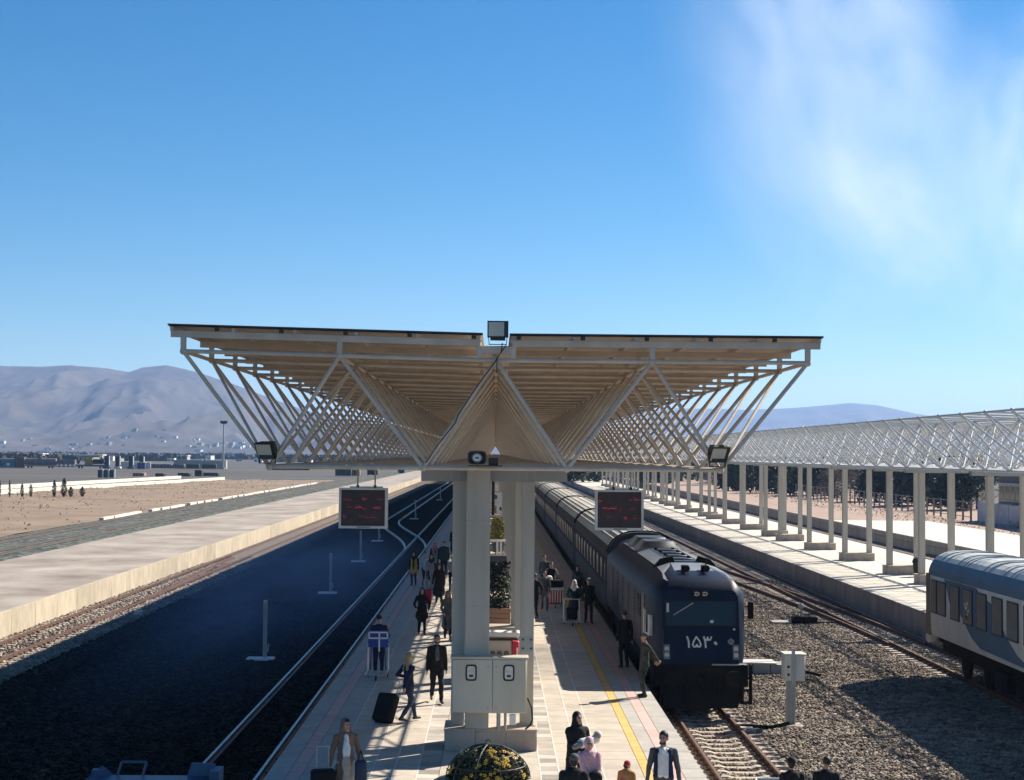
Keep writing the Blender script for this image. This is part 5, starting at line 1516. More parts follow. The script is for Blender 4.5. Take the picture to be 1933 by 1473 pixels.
# bottom right group
person('woman in a black chador holding a baby on the sunlit platform', 1.62, 29.6, 15, 1.64, dict(top=C['black'], pants=C['black'], chador=C['black'], la=(0.12, -0.26, 1.16), ra=(-0.05, -0.28, 1.2), head=(0.35, -0.05)), 0.012)
bb = Fig()
bb.cap((0, 0, 0), (0.28, 0.02, 0.06), 0.10, 0.08, C['white']).ell((0.30, 0.0, 0.13), (0.07, 0.07, 0.075), SKIN).ell((0.31, 0.02, 0.15), (0.08, 0.075, 0.075), C['white']).cap((-0.02, -0.03, 0.0), (-0.18, -0.06, -0.06), 0.07, 0.05, C['lgrey'])
for s in (-1, 1):
    bb.cap((0.2, -0.06, 0.05 + s * 0.03), (0.1, -0.12, 0.08 + s * 0.05), 0.03, 0.025, C['white'])
tag(place('person', bb.mesh('person', 0.01), None, (1.70, 29.28, 1.12), R(15)), 'baby wrapped in white carried by the woman in the black chador', 'person')
person('child in a pink jacket and pink hood standing in front of the chador woman', 1.72, 27.6, 5, 1.52, dict(top=C['pink'], pants=C['black'], headwear='hood', capm=C['pink'], la=(0.16, -0.26, 0.92), ra=(-0.02, -0.28, 0.9), bulk=1.2, jacket=True, extra=[('ell', (0.10, -0.20, 0.98), (0.16, 0.10, 0.14), C['black']), ('cap', (-0.2, 0.0, 1.36), (0.1, 0.02, 1.34), 0.1, 0.1, C['pink'])]), 0.011)
person('man in dark clothes with short dark hair seen from behind at the bottom edge', 1.34, 25.4, 165, 1.66, dict(top=C['black'], pants=C['black'], jacket=True, bulk=1.25, headwear='cap', capm=C['grey']), 0.012)
person('small child in a red cap and mustard jacket', 2.40, 27.6, 150, 1.12, dict(top=C['mustard'], pants=C['black'], headwear='cap', capm=C['red'], jacket=True, bulk=1.35, head=(-0.6, 0), extra=[('ell', (0.03, 0.12, 1.22), (0.11, 0.06, 0.12), C['rose']), ('ell', (-0.05, -0.06, 1.73), (0.035, 0.04, 0.04), C['white'])]), 0.011)
person('man in a grey suit jacket and white shirt walking at the bottom right', 3.0, 27.1, -8, 1.74, dict(top=C['grey'], pants=C['navy'], shirt=C['white'], jacket=True, beard=True, legs=W3, la=(0.29, -0.06, 0.86), ra=(-0.29, 0.03, 0.86), head=(-0.3, 0.05), extra=[('cap', (-0.045, -0.085, 1.36), (-0.05, -0.105, 1.02), 0.062, 0.062, C['white']), ('cap', (0.045, -0.085, 1.36), (0.05, -0.105, 1.02), 0.062, 0.062, C['white']), ('cap', (0.05, -0.06, 1.44), (-0.05, -0.06, 1.44), 0.045, 0.045, C['white']), ('cap', (0.115, -0.085, 1.42), (0.135, -0.115, 1.0), 0.042, 0.05, C['navy']), ('cap', (-0.115, -0.085, 1.42), (-0.135, -0.115, 1.0), 0.042, 0.05, C['navy'])]), 0.011)
person('man in a dark cap standing on the right track at the bottom edge', 5.88, 30.3, 190, 1.76, dict(top=C['black'], pants=C['black'], headwear='cap', capm=C['black'], jacket=True, bulk=1.15, head=(-0.35, 0)), 0.012, z=-1.09)
person('man in a black jacket with a red back stripe on the right track', 6.56, 30.3, 165, 1.78, dict(top=C['black'], pants=C['black'], jacket=True, bulk=1.15, head=(0.5, 0), extra=[('cap', (-0.2, 0.105, 1.20), (0.2, 0.105, 1.24), 0.035, 0.035, C['red'])]), 0.012, z=-1.09)

# ------------------------------------------------------------------ luggage
def suitcase(label, x, y, z, w, d, h, m, rz=0, tilt=0.0, up=True):
    t = thing('suitcase', label, 'suitcase', (x, y, z), R(rz))
    t.rotation_euler = (tilt, 0, R(rz))
    b = MB(); b.rbox((-w / 2, -d / 2, 0.05), (w / 2, d / 2, 0.05 + h), min(w, d) * 0.22, m, 3)
    b.rbox((-w * 0.42, -d / 2 - 0.025, h * 0.15), (w * 0.42, -d / 2 + 0.02, h * 0.6), 0.02, m, 2)
    b.build('shell', t)
    k = MB()
    hh = h + (0.45 if up else 0.1)
    k.path([(-w * 0.25, d * 0.3, h), (-w * 0.25, d * 0.3, hh), (w * 0.25, d * 0.3, hh), (w * 0.25, d * 0.3, h)], 0.012, M_HORN if up else M_BLACK, 6); k.build('handle', t)
    for s in (-1, 1):
        q = MB(); q.tube((s * w * 0.4 - 0.015, d * 0.35, 0.04), (s * w * 0.4 + 0.015, d * 0.35, 0.04), 0.04, M_BLACK, 10); q.build('wheel', t)
    return t
CB = cloth('bag_black', (0.012, 0.012, 0.014))
suitcase('large black suitcase pulled tilted by the woman in navy', -2.72, 37.6, 0.0, 0.5, 0.3, 0.72, CB, -25, R(-32))
suitcase('black suitcase at the bottom left beside the woman in brown', -3.12, 28.45, 0.1, 0.45, 0.28, 0.62, CB, 10)
suitcase('dark red suitcase beside the woman all in black', -2.95, 67.0, 0.0, 0.45, 0.28, 0.6, cloth('bag_red', (0.25, 0.015, 0.03)), 5)
t = thing('shoulder_bag', 'blue denim bag hanging at the side of the woman in brown', 'bag', (-2.42, 28.3, 0.55))
MB().rbox((-0.1, -0.09, 0.0), (0.12, 0.09, 0.42), 0.06, C['jeans'], 3).build('body', t)
b = MB(); b.path([(-0.05, 0, 0.4), (0.0, 0.02, 0.6), (0.06, 0, 0.4)], 0.012, C['navy']); b.build('strap', t)
def luggage_trolley(label, x, y, panel, rz=0, cells=False):
    t = thing('luggage_trolley', label, 'trolley', (x, y, 0), R(rz))
    fr = MB()
    for s in (-0.3, 0.3):
        fr.path([(s, 0.45, 0.95), (s, 0.38, 0.2), (s, -0.5, 0.16)], 0.018, M_CHROME)
    fr.tube((-0.3, 0.45, 0.95), (0.3, 0.45, 0.95), 0.02, M_CHROME); fr.tube((-0.3, -0.5, 0.16), (0.3, -0.5, 0.16), 0.018, M_CHROME)
    for k in range(5):
        fr.tube((-0.3, -0.4 + k * 0.18, 0.17), (0.3, -0.4 + k * 0.18, 0.17), 0.01, M_CHROME)
    fr.build('frame', t)
    for p in ((-0.28, 0.36), (0.28, 0.36), (0.0, -0.48)):
        q = MB(); q.tube((p[0] - 0.02, p[1], 0.08), (p[0] + 0.02, p[1], 0.08), 0.08, M_BLACK, 12); q.build('wheel', t)
    return t
t = luggage_trolley('luggage trolley with a blue panel marked by white lines in the shade', -3.40, 45.1, None)
p = MB().rbox((-0.30, 0.30, 0.86), (0.30, 0.33, 1.36), 0.01, mat('panel_blue', (0.025, 0.05, 0.26), rough=0.4), 1).build('panel', t)
b = MB()
y = 0.295
b.ribbon([(-0.27, y, 1.30), (0.27, y, 1.30), (0.27, y, 1.13), (-0.27, y, 1.13), (-0.27, y, 1.30)], 0.045, M_WHITE); b.ribbon([(0.03, y, 1.30), (0.03, y, 0.75)], 0.045, M_WHITE)
b.build('white_lines', p)
b = MB(); b.tube((-0.2, 0.32, 0.9), (-0.22, 0.3, 0.2), 0.015, M_BLACK); b.tube((0.2, 0.32, 0.9), (0.22, 0.3, 0.2), 0.015, M_BLACK); b.build('panel_leg', t)
t = luggage_trolley('luggage trolley stacked with bags and a striped red and white bag', 2.62, 66.3, None)
t2 = thing('striped_bag', 'red and white striped bag on the front of the stacked luggage trolley', 'bag', (2.66, 65.9, 0.2))
MB().rbox((-0.32, -0.2, 0), (0.32, 0.2, 0.62), 0.05, cloth('bag_red2', (0.36, 0.07, 0.06)), 2).build('body', t2)
for k in range(6):
    MB().box((-0.29 + k * 0.11, -0.206, 0.04), (-0.25 + k * 0.11, -0.196, 0.56), C['white']).build('white_stripe', t2)
MB().rbox((-0.33, -0.21, 0.57), (0.33, 0.21, 0.65), 0.02, C['white'], 1).build('white_edge', t2)
suitcase('dark case lying on top of the striped bag', 2.68, 66.1, 0.84, 0.6, 0.35, 0.3, CB, 0, 0, False)
tag(MB().rbox((2.25, 66.0, 1.0), (2.5, 66.4, 1.35), 0.08, C['white'], 3).build('plastic_bag'), 'white plastic bag on the left of the stacked trolley', 'bag')
b = bpy.data.objects['plastic_bag']
luggage_trolley('small empty luggage cart pushed by the woman in the white scarf', 3.02, 59.4, None)
suitcase('small black bag on the cart of the woman in the white scarf', 3.0, 59.3, 0.18, 0.42, 0.3, 0.45, CB, 4, 0, False)
# ------------------------------------------------------------------ trackside equipment
M_GALV = mat('galvanised', (0.36, 0.36, 0.33), rough=0.5, scale=3, col2=(0.45, 0.45, 0.42))
M_IVORY = mat('ivory_cabinet', (0.56, 0.53, 0.47), rough=0.5, scale=2, col2=(0.66, 0.63, 0.56))
t = thing('signal_cabinet', 'small ivory cabinet on a steel post standing in the sunlit ballast', 'cabinet', (8.48, 43.9, -1.1))
MB().box((-0.13, -0.06, 0.0), (-0.09, 0.06, 2.05), M_GALV).box((0.09, -0.06, 0.0), (0.13, 0.06, 2.05), M_GALV).box((-0.09, 0.02, 0.0), (0.09, 0.04, 2.0), M_GALV).build('post', t)
MB().rbox((-0.22, -0.30, 1.32), (0.36, 0.25, 2.05), 0.02, M_IVORY, 1).build('box', t)
MB().rbox((-0.25, -0.33, 2.05), (0.39, 0.28, 2.09), 0.01, M_IVORY, 1).build('lid', t)
MB().box((-0.03, -0.36, 1.2), (0.06, -0.305, 2.25), M_GALV).build('front_strut', t)
b = MB()
for z in (1.5, 1.72):
    b.tube((-0.12, -0.32, z), (-0.12, -0.30, z), 0.04, M_HOUS, 8)
b.build('lock', t)
MB().rbox((-0.35, -0.3, -0.05), (0.35, 0.3, 0.06), 0.03, M_CONC_EDGE, 1).build('footing', t)
b = MB()
b.path([(8.4, 43.8, -1.0), (7.8, 43.3, -1.03), (7.3, 43.5, -1.02), (6.9, 43.6, -1.05)], 0.05, M_UNDER, 6)
tag(b.build('cable'), 'black cable lying on the ballast from the ivory cabinet to the track', 'cable')
b = MB()
b.path([(11.5, 55.0, -1.0), (10.6, 53.0, -1.02), (10.2, 51.0, -1.02)] + [(12.6, 58.0, -1.0)], 0.03, M_UNDER, 5)
t = thing('cable_trough', 'pale concrete cable trough block beside the locomotive', 'trough', (9.25, 54.5, -1.1))
for k in range(3):
    MB().rbox((-0.75 + k * 0.62, -0.45, 0.0), (-0.15 + k * 0.62, 0.45, 0.36), 0.02, M_GALV, 1).build('block', t)
MB().rbox((-0.78, -0.48, 0.361), (0.7, 0.48, 0.43), 0.015, M_IVORY, 1).build('lid', t)
MB().tube((1.1, -0.1, 0.25), (1.9, -2.0, 0.22), 0.05, M_UNDER).build('pipe', t)
t = thing('point_machine', 'dark point motor with a lever beside the right track', 'point machine', (14.3, 70.5, -1.1))
MB().rbox((-0.6, -0.35, 0.08), (0.5, 0.35, 0.36), 0.05, M_UNDER).build('case', t)
MB().box((-1.2, -0.1, 0.03), (1.6, 0.1, 0.1), M_UNDER).build('rod', t)
b = MB(); b.tube((-0.2, 0, 0.36), (-0.2, 0, 0.75), 0.05, M_GALV); b.ball((-0.2, 0, 0.8), 0.14, M_GALV, 10, 6); b.build('lever', t)
MB().rbox((-1.6, -0.5, -0.02), (-0.7, 0.4, 0.12), 0.03, M_CONC_GREY, 1).build('cover_plate', t)
# signal posts in the shaded left bed
sig = thing('signal_post', 'nearest short signal post on a white base slab in the left track bed', 'signal post', (-8.45, 57.0, -1.1), 0, 'short signal posts in the left track bed')
MB().box((-0.07, -0.06, 0.0), (-0.04, 0.06, 2.1), M_GALV).box((0.04, -0.06, 0.0), (0.07, 0.06, 2.1), M_GALV).box((-0.04, 0.0, 0.0), (0.04, 0.02, 2.1), M_GALV).build('post', sig)
MB().rbox((-0.65, -0.25, 0.0), (0.35, 0.25, 0.10), 0.02, M_WHITE, 1).build('base_slab', sig)
MB().tube((0.1, 0, 0.3), (0.14, 0, 0.6), 0.03, M_GALV).build('conduit', sig)
MB().rbox((-0.07, -0.075, 2.0), (0.07, 0.07, 2.2), 0.02, M_GALV).build('head', sig)
for (x, y, l) in ((-8.9, 83.7, 'second short signal post on a white base slab in the left track bed'), (-9.4, 108, 'third short signal post in the left track bed'), (-10.0, 133, 'fourth short signal post beside the curved crossover rails'), (-9.2, 178, 'fifth short signal post beyond the crossover rails'), (-8.9, 250, 'farthest short signal post in the left track bed')):
    dup(sig, (x, y, -1.1), None, l)
tag(MB().rbox((-16.7, 71.5, -1.1), (-16.35, 72.0, -0.85), 0.03, M_GALV, 2).build('junction_box'), 'small grey junction box beside the sunlit left track', 'box')
# litter bin, plastic bag
t = thing('litter_bin', 'black litter bin with a domed lid on the right platform beside a plinth', 'litter bin', (23.35, 84.4, 0))
b = MB(); b.loft([[(r * math.cos(2 * math.pi * i / 16), r * math.sin(2 * math.pi * i / 16), z) for i in range(16)] for r, z in ((0.24, 0), (0.3, 0.75))], M_BLACK); b.build('body', t)
b = MB(); b.loft([[(r * math.cos(2 * math.pi * i / 16), r * math.sin(2 * math.pi * i / 16), z) for i in range(16)] for r, z in ((0.33, 0.76), (0.33, 0.85), (0.27, 1.0), (0.12, 1.08))], M_BLACK); b.build('lid', t)
t = thing('plastic_sheet_bag', 'white plastic bag hanging on the front corner of the parked railcar', 'bag', (15.55, 54.6, -0.15))
b = MB()
pts = []
for k in range(5):
    r = (0.05, 0.14, 0.19, 0.2, 0.1)[k]
    pts.append([(r * math.cos(a) * (1 + 0.25 * math.sin(3 * a + k)), r * 0.7 * math.sin(a), 0.85 - k * 0.17) for a in [2 * math.pi * i / 10 for i in range(10)]])
b.loft(pts, M_WHITE); b.build('bag', t)

# ------------------------------------------------------------------ trees
M_PINE = mat('pine_needles', (0.018, 0.034, 0.024), rough=0.7, scale=1.2, col2=(0.045, 0.068, 0.042))
M_PINE2 = mat('pine_needles_blue', (0.02, 0.034, 0.032), rough=0.7, scale=1.2, col2=(0.05, 0.07, 0.06))
M_TWIG = mat('bare_twigs', (0.16, 0.125, 0.11), rough=0.9, scale=2, col2=(0.22, 0.18, 0.16))
M_TRUNK = mat('bark', (0.085, 0.06, 0.045), rough=0.9, scale=4)
def tree_meshes(kind, seed):
    rg = np.random.default_rng(seed)
    tr = MB()
    H = 1.0
    tr.tube((0, 0, 0), (0.01, 0, 0.55), 0.028, M_TRUNK, 7, 0.018); tr.tube((0.01, 0, 0.55), (0, 0.01, 0.95), 0.018, M_TRUNK, 6, 0.006)
    limbs = []
    for k in range(14):
        z = 0.2 + 0.7 * k / 14; a = k * 2.4 + rg.uniform(-.3, .3)
        L = (0.34 * (1.05 - z) + 0.06) if kind != 'bare' else 0.3
        e = (L * math.cos(a), L * math.sin(a), z + (0.06 if kind != 'bare' else 0.25))
        tr.tube((0, 0, z), e, 0.010, M_TRUNK, 5, 0.003); limbs.append(((0, 0, z), e))
    n = 1700 if kind != 'bare' else 1100
    m = {'pine': M_PINE, 'blue': M_PINE2, 'bare': M_TWIG}[kind]
    b = MB()
    lump = [(rg.uniform(0, 6.28), rg.uniform(0.06, 0.92), rg.uniform(0.09, 0.16)) for _ in range(26)]
    for k in range(n):
        a0, z0, r0 = lump[rg.integers(0, len(lump))]
        env = (0.40 * (1.0 - z0) ** 0.7 + 0.05) if kind != 'bare' else 0.30 * math.sin(math.pi * min(1, z0 * 0.85 + 0.15)) + 0.05
        c = Vector((env * 0.75 * math.cos(a0), env * 0.75 * math.sin(a0), z0)) + Vector(rg.normal(size=3)) * r0 * 0.62
        d = (Vector(rg.normal(size=3)) + Vector((c.x, c.y, 0.1)) * 3).normalized()
        e = d.cross(Vector(rg.normal(size=3))).normalized()
        w = rg.uniform(0.026, 0.058)
        if kind == 'bare':
            b.add([c - d * w * 2.4, c + e * w * 0.10, c + d * w * 2.4, c - e * w * 0.10], [(0, 1, 2, 3)], m)
        else:
            b.add([c - d * w * 1.3, c + e * w * 0.6, c + d * w * 1.3, c - e * w * 0.6], [(0, 1, 2, 3)], m)
    return tr.mesh('trunk'), b.mesh('crown')
TM = {('pine', i): tree_meshes('pine', 20 + i) for i in range(2)}
TM.update({('blue', i): tree_meshes('blue', 40 + i) for i in range(2)})
TM.update({('bare', i): tree_meshes('bare', 60 + i) for i in range(2)})
def tree(kind, i, x, y, h, w, label, name='pine_tree', group=None, z=-0.6):
    t = thing(name, label, 'tree', (x, y, z), (x * 7.3 + y) % 6.28, group)
    a, c = TM[(kind, i)]
    place('trunk', a, t); place('crown', c, t)
    t.scale = (w, w, h)
    return t
GT = 'dark trees behind the right fence'
specs = []
def at(px, D):
    return (px - 935) / 2890 * D
pxs = [1375, 1398, 1420, 1444, 1466, 1490, 1512, 1535, 1556, 1576, 1598, 1632, 1655, 1680, 1704, 1728, 1752, 1776, 1800, 1826, 1846]
for k, px in enumerate(pxs):
    D = 300 - (px - 1375) * 0.235 + (k % 3) * 8
    kind = 'bare' if px in (1598, 1576, 1846) else ('blue' if k % 2 else 'pine')
    hgt = (5.0 + 1.4 * math.sin(k * 2.1)) * (D / 200) ** 0.5 + (1.5 if px > 1640 else 0)
    lab = ('bare greyish tree' if kind == 'bare' else ('bluish dark conifer' if kind == 'blue' else 'dark green conifer')) + ' behind the fence, number ' + str(k)
    specs.append((kind, k % 2, at(px, D), D, hgt, hgt * (1.15 + 0.2 * math.sin(k)), px))
names = {'bare': 'bare greyish tree', 'blue': 'bluish dark conifer', 'pine': 'dark green conifer'}
for kind, i, x, y, h, w, px in specs:
    tree(kind, i, x, y, h, w, names[kind] + ' in the row behind the right hand fence', 'pine_tree' if kind != 'bare' else 'bare_tree', names[kind] + 's behind the right fence')
for k in range(26):      # a second, farther row closing the gaps
    px = 1100 + k * 31
    D = 360 + (k % 4) * 25
    tree(('pine', 'blue', 'bare')[k % 3], k % 2, at(px, D), D, 7.5 + 1.5 * math.sin(k * 1.7), 12.0, 'distant tree in the far row seen between the right canopy columns', 'distant_tree', 'distant trees beyond the right platform')
M_CYP = mat('cypress_leaf', (0.03, 0.032, 0.02), rough=0.8, scale=2, var=0.4)
cy = leaves(420, lambda g: (lambda a, z: (0.28 * math.sin(math.pi * (0.12 + 0.86 * z)) * math.cos(a) * g.uniform(0.3, 1), 0.28 * math.sin(math.pi * (0.12 + 0.86 * z)) * math.sin(a) * g.uniform(0.3, 1), 0.15 + z * 2.6))(g.uniform(0, 6.28), g.uniform(0, 1)), 0.12, M_CYP, 77).mesh('foliage')
ct = MB().tube((0, 0, 0), (0, 0, 0.5), 0.06, M_TRUNK, 6).mesh('trunk')
cl_ = ['leftmost thin young cypress by the white kerbs', 'second thin cypress from the left by the white kerbs', 'third slightly leaning cypress by the white kerbs', 'fourth leaning cypress by the white kerbs', 'tall full cypress left of the pair by the white kerbs', 'widest cypress by the white kerbs', 'low round shrub right of the widest cypress', 'separate round shrub rightmost by the white kerbs']
for k, (px, py, s, h) in enumerate([(5, 938, 0.9, 1.0), (20, 938, 0.7, 1.0), (40, 938, 1.1, 0.8), (53, 937, 1.1, 0.75), (94, 936, 1.3, 1.0), (109, 934, 2.0, 1.1), (119, 934, 1.7, 0.6), (138, 932, 1.7, 0.6)]):
    D = 248
    t = thing('cypress', cl_[k], 'tree', ((px - 935) / 2890 * D, D + k, -1.15), k, 'young cypresses by the white kerbs')
    place('trunk', ct, t); place('foliage', cy, t)
    t.scale = (s, s, h)
# scrub in the dirt
M_SCRUB = mat('dry_scrub', (0.19, 0.145, 0.10), rough=0.9, scale=2, col2=(0.27, 0.205, 0.145))
b = leaves(2200, lambda g: (lambda y: (-84 + 40 * g.uniform(0, 1) ** 2.2 + 4 * math.sin(y * 0.13), y, -1.1 + 0.25 * g.uniform(0, 1) ** 2))(g.uniform(120, 420)), 0.2, M_SCRUB, 91)
struct(b.build('dry_scrub'), 'stuff')
b = leaves(1300, lambda g: (g.uniform(44, 51), g.uniform(110, 300), -0.4 + 0.3 * g.uniform(0, 1) ** 2), 0.16, M_SCRUB, 92)
struct(b.build('dry_scrub'), 'stuff')
# fence on the right
fx0, fy0, fx1, fy1 = 52.6, 169.0, 51.5, 340.0
f = thing('fence', 'grey post and rail fence in front of the dark conifers', 'fence', (0, 0, -0.5))
M_FENCE = mat('fence_grey', (0.20, 0.18, 0.165), rough=0.8, scale=3)
pm = MB().box((-0.09, -0.09, 0), (0.09, 0.09, 2.2), M_FENCE).mesh('post')
N = 62
for k in range(N):
    tt = k / (N - 1)
    place('post', pm, f, (fx0 + (fx1 - fx0) * tt, fy0 + (fy1 - fy0) * tt, 0))
for z in (0.5, 1.3, 2.1):
    MB().bar((fx0, fy0, z), (fx1, fy1, z), 0.05, 0.07, M_FENCE).build('rail', f)
# building and pale wall at the right edge
t = thing('low_building', 'low dark building with a band of windows at the right edge', 'building', (57.0, 150, -0.6))
M_BWALL = mat('building_wall', (0.10, 0.10, 0.10), rough=0.8, scale=0.8)
MB().box((0, 0, 0), (14, 23, 6.4), M_BWALL).build('wall', t)
MB().box((-0.5, -0.4, 6.4), (14.4, 23.4, 6.7), M_WHITE).build('roof', t)
for k in range(12):
    y = 0.6 + k * 1.85
    w = MB().box((-0.06, y, 2.3), (-0.002, y + 1.75, 4.15), M_GALV).build('window', t)
    MB().box((-0.075, y + 0.12, 2.42), (-0.0605, y + 1.63, 4.03), M_GLASS).build('pane', w)
MB().box((-0.4, 0.4, 4.2), (-0.06, 22.6, 4.36), M_GALV).build('sun_shade', t)
MB().rbox((-0.5, 20, 5.3), (-0.1, 20.4, 5.9), 0.05, M_GALV, 1).build('lamp', t)
t = thing('boundary_wall', 'pale boundary wall of concrete panels below the windows at the right edge', 'wall', (53.0, 148, -0.6))
for k in range(6):
    y = k * 3.3
    MB().rbox((0, y, 0.15), (0.14, y + 3.2, 2.3), 0.03, mat('pale_panel', (0.42, 0.41, 0.44), rough=0.7, scale=1.5, rnd=0.1), 1).build('panel', t)
    MB().box((-0.06, y + 3.18, 0), (0.2, y + 3.32, 2.4), M_GALV).build('post', t)
# rocks along the foot of the wall
struct(leaves(800, lambda g: (52 + 14 * g.uniform(0, 1), 150 + 6 * g.uniform(0, 1), -0.45 + 0.5 * g.uniform(0, 1) ** 3), 0.3, M_CONC_GREY, 93).build('rubble'), 'stuff')

# ------------------------------------------------------------------ left yard, far away
def wall_strip(x0, y0, x1, y1, h, label):
    t = thing('white_kerb_wall', label, 'wall', (x0, y0, -1.2))
    L = math.hypot(x1 - x0, y1 - y0); n_ = int(L / 8)
    for k in range(n_):
        a, b_ = k / n_, (k + 0.99) / n_
        MB().bar(((x1 - x0) * a, (y1 - y0) * a, h / 2), ((x1 - x0) * b_, (y1 - y0) * b_, h / 2), 0.4, h, M_CONC_EDGE if False else mat('whitewash', (0.62, 0.58, 0.50), rough=0.85, scale=0.5)).build('wall_panel', t)
wall_strip(-87, 250, -73, 414, 0.8, 'nearer long low whitewashed wall across the dirt on the left')
wall_strip(-97, 300, -88, 430, 0.8, 'farther long low whitewashed wall across the dirt on the left')
t = thing('white_kerb', 'thin white line of edging stones between dirt and far left tracks', 'kerb', (-43.6, 165, -1.15))
for k in range(42):
    y = k * 5.0
    if (k * 7) % 5 == 0 and k < 20:
        continue
    MB().box((-0.25 + 0.2 * math.sin(k), y, 0), (0.25 + 0.2 * math.sin(k), y + 4.6, 0.30), mat('whitewash', (0.62, 0.58, 0.50))).build('stone', t)
M_TEAL = mat('teal_container', (0.06, 0.17, 0.19), rough=0.6, scale=0.5)
M_TANK = mat('tank_dust', (0.12, 0.10, 0.095), rough=0.7, scale=0.5, col2=(0.22, 0.185, 0.17))
M_YELM = mat('machine_yellow', (0.36, 0.24, 0.03), rough=0.6, scale=0.6)
M_BLUEM = mat('deep_blue_paint', (0.02, 0.05, 0.14), rough=0.5)
YD = 650.0
def yx(px, D=YD):
    return (px - 935) / 2890 * D
def ybox(name, label, cat, px0, px1, z0, z1, m, D=YD, depth=3.0, group=None, extra=None):
    t = thing(name, label, cat, (yx(px0, D), D, z0), 0, group)
    w = yx(px1, D) - yx(px0, D)
    MB().rbox((0, 0, 0), (w, depth, z1 - z0), 0.08, m, 1).build('body', t)
    if extra:
        extra(t, w, z1 - z0)
    return t
def ribs(t, w, h):
    n_ = max(3, int(w / 1.2))
    for k in range(n_):
        MB().box((w * k / n_, -0.08, 0.1), (w * k / n_ + 0.25, -0.002, h - 0.1), M_HOUS).build('rib', t)
def lid(t, w, h):
    MB().rbox((-0.2, -0.2, h), (w + 0.2, 3.2, h + 0.25), 0.05, M_GALV, 1).build('lid', t)
z0 = -1.2
t = thing('teal_container', 'teal shed at the far left end of the yard with a dark mark', 'shed', (yx(-25), YD, z0))
MB().box((0, 0, 0), (yx(32) - yx(-25), 4, 3.6), M_TEAL).build('wall', t); MB().rbox((-0.3, -0.3, 3.6), (12.9, 4.3, 4.0), 0.05, M_GALV, 1).build('roof', t)
b = MB(); b.ribbon([(6.6, -0.03, 3.0), (7.2, -0.03, 1.0), (8.6, -0.03, 2.2)], 0.5, M_HOUS, 0.05); b.build('dark_mark', t); MB().rbox((9.5, -0.1, 1.0), (10.8, -0.01, 2.0), 0.03, M_WHITE, 1).build('white_patch', t)
ybox('brown_machine', 'brown wagon end with dark openings next to the teal shed', 'wagon', 33, 50, z0, 3.4, mat('rust_brown', (0.17, 0.10, 0.06), rough=0.8), extra=ribs)
t = thing('tank_wagon', 'dusty dark tank wagon in the far left yard', 'tank wagon', (yx(52), YD, z0))
w = yx(111) - yx(52)
b = MB(); b.tube((0.2, 0, 2.7), (w - 0.2, 0, 2.7), 1.5, M_TANK, 18); b.build('tank', t)
MB().box((0, -1.2, 0.7), (w, 1.2, 1.1), M_UNDER).build('frame', t); MB().rbox((w * 0.45, -0.5, 4.1), (w * 0.55, 0.5, 4.6), 0.1, M_TANK).build('dome', t)
for k in (0.12, 0.22, 0.78, 0.88):
    MB().tube((w * k, -0.9, 0.45), (w * k, -0.7, 0.45), 0.45, M_UNDER, 12).build('wheel', t)
for k in (0.3, 0.5, 0.7):
    MB().tube((w * k - 0.06, 0, 2.7), (w * k + 0.06, 0, 2.7), 1.53, M_HOUS, 18).build('band', t)
t = thing('hopper_wagon', 'grey hopper wagon with sloping chutes next to the tank wagon', 'wagon', (yx(113), YD, z0))
w = yx(146) - yx(113)
MB().box((0, -1.4, 1.8), (w, 1.4, 3.6), M_TANK).build('body', t)
for k in range(4):
    b = MB(); x = w * (k + 0.5) / 4; b.add([(x - 0.8, -1.45, 1.8), (x + 0.8, -1.45, 1.8), (x + 0.25, -1.3, 0.7), (x - 0.25, -1.3, 0.7), (x - 0.8, -1.0, 1.8), (x + 0.8, -1.0, 1.8), (x + 0.25, -0.9, 0.7), (x - 0.25, -0.9, 0.7)], [(0, 1, 2, 3), (7, 6, 5, 4), (0, 4, 5, 1), (1, 5, 6, 2), (2, 6, 7, 3), (3, 7, 4, 0)], M_GALV); b.build('chute', t)
MB().box((0, -1.1, 0.5), (w, 1.1, 0.8), M_UNDER).build('frame', t)
t = thing('flat_wagon', 'flat wagon carrying a yellow crane machine in the far yard', 'wagon', (yx(148), YD, z0))
w = yx(205) - yx(148)
MB().box((0, -1.3, 0.8), (w, 1.3, 1.6), mat('wagon_grey', (0.13, 0.12, 0.13), rough=0.7)).build('deck', t)
for k in (0.1, 0.2, 0.8, 0.9):
    MB().tube((w * k, -0.9, 0.45), (w * k, -0.7, 0.45), 0.45, M_UNDER, 12).build('wheel', t)
t = thing('yellow_crane', 'yellow crane machine lying on the flat wagon', 'crane', (yx(150), YD, z0 + 1.6))
b = MB(); b.bar((1.0, 0, 3.2), (9.5, 0, 3.6), 0.9, 0.7, M_YELM); b.build('boom', t)
MB().rbox((3.2, -0.9, 0.0), (6.2, 0.9, 2.6), 0.15, M_YELM).build('cab', t)
MB().box((6.6, -0.9, 0.3), (10.6, 0.9, 2.3), M_UNDER).build('engine', t); b = MB(); b.bar((0.3, 0, 0.2), (1.6, 0, 3.0), 0.5, 0.5, M_HOUS).bar((11.4, 0, 0.2), (10.2, 0, 3.0), 0.5, 0.5, M_HOUS); b.build('strut', t)
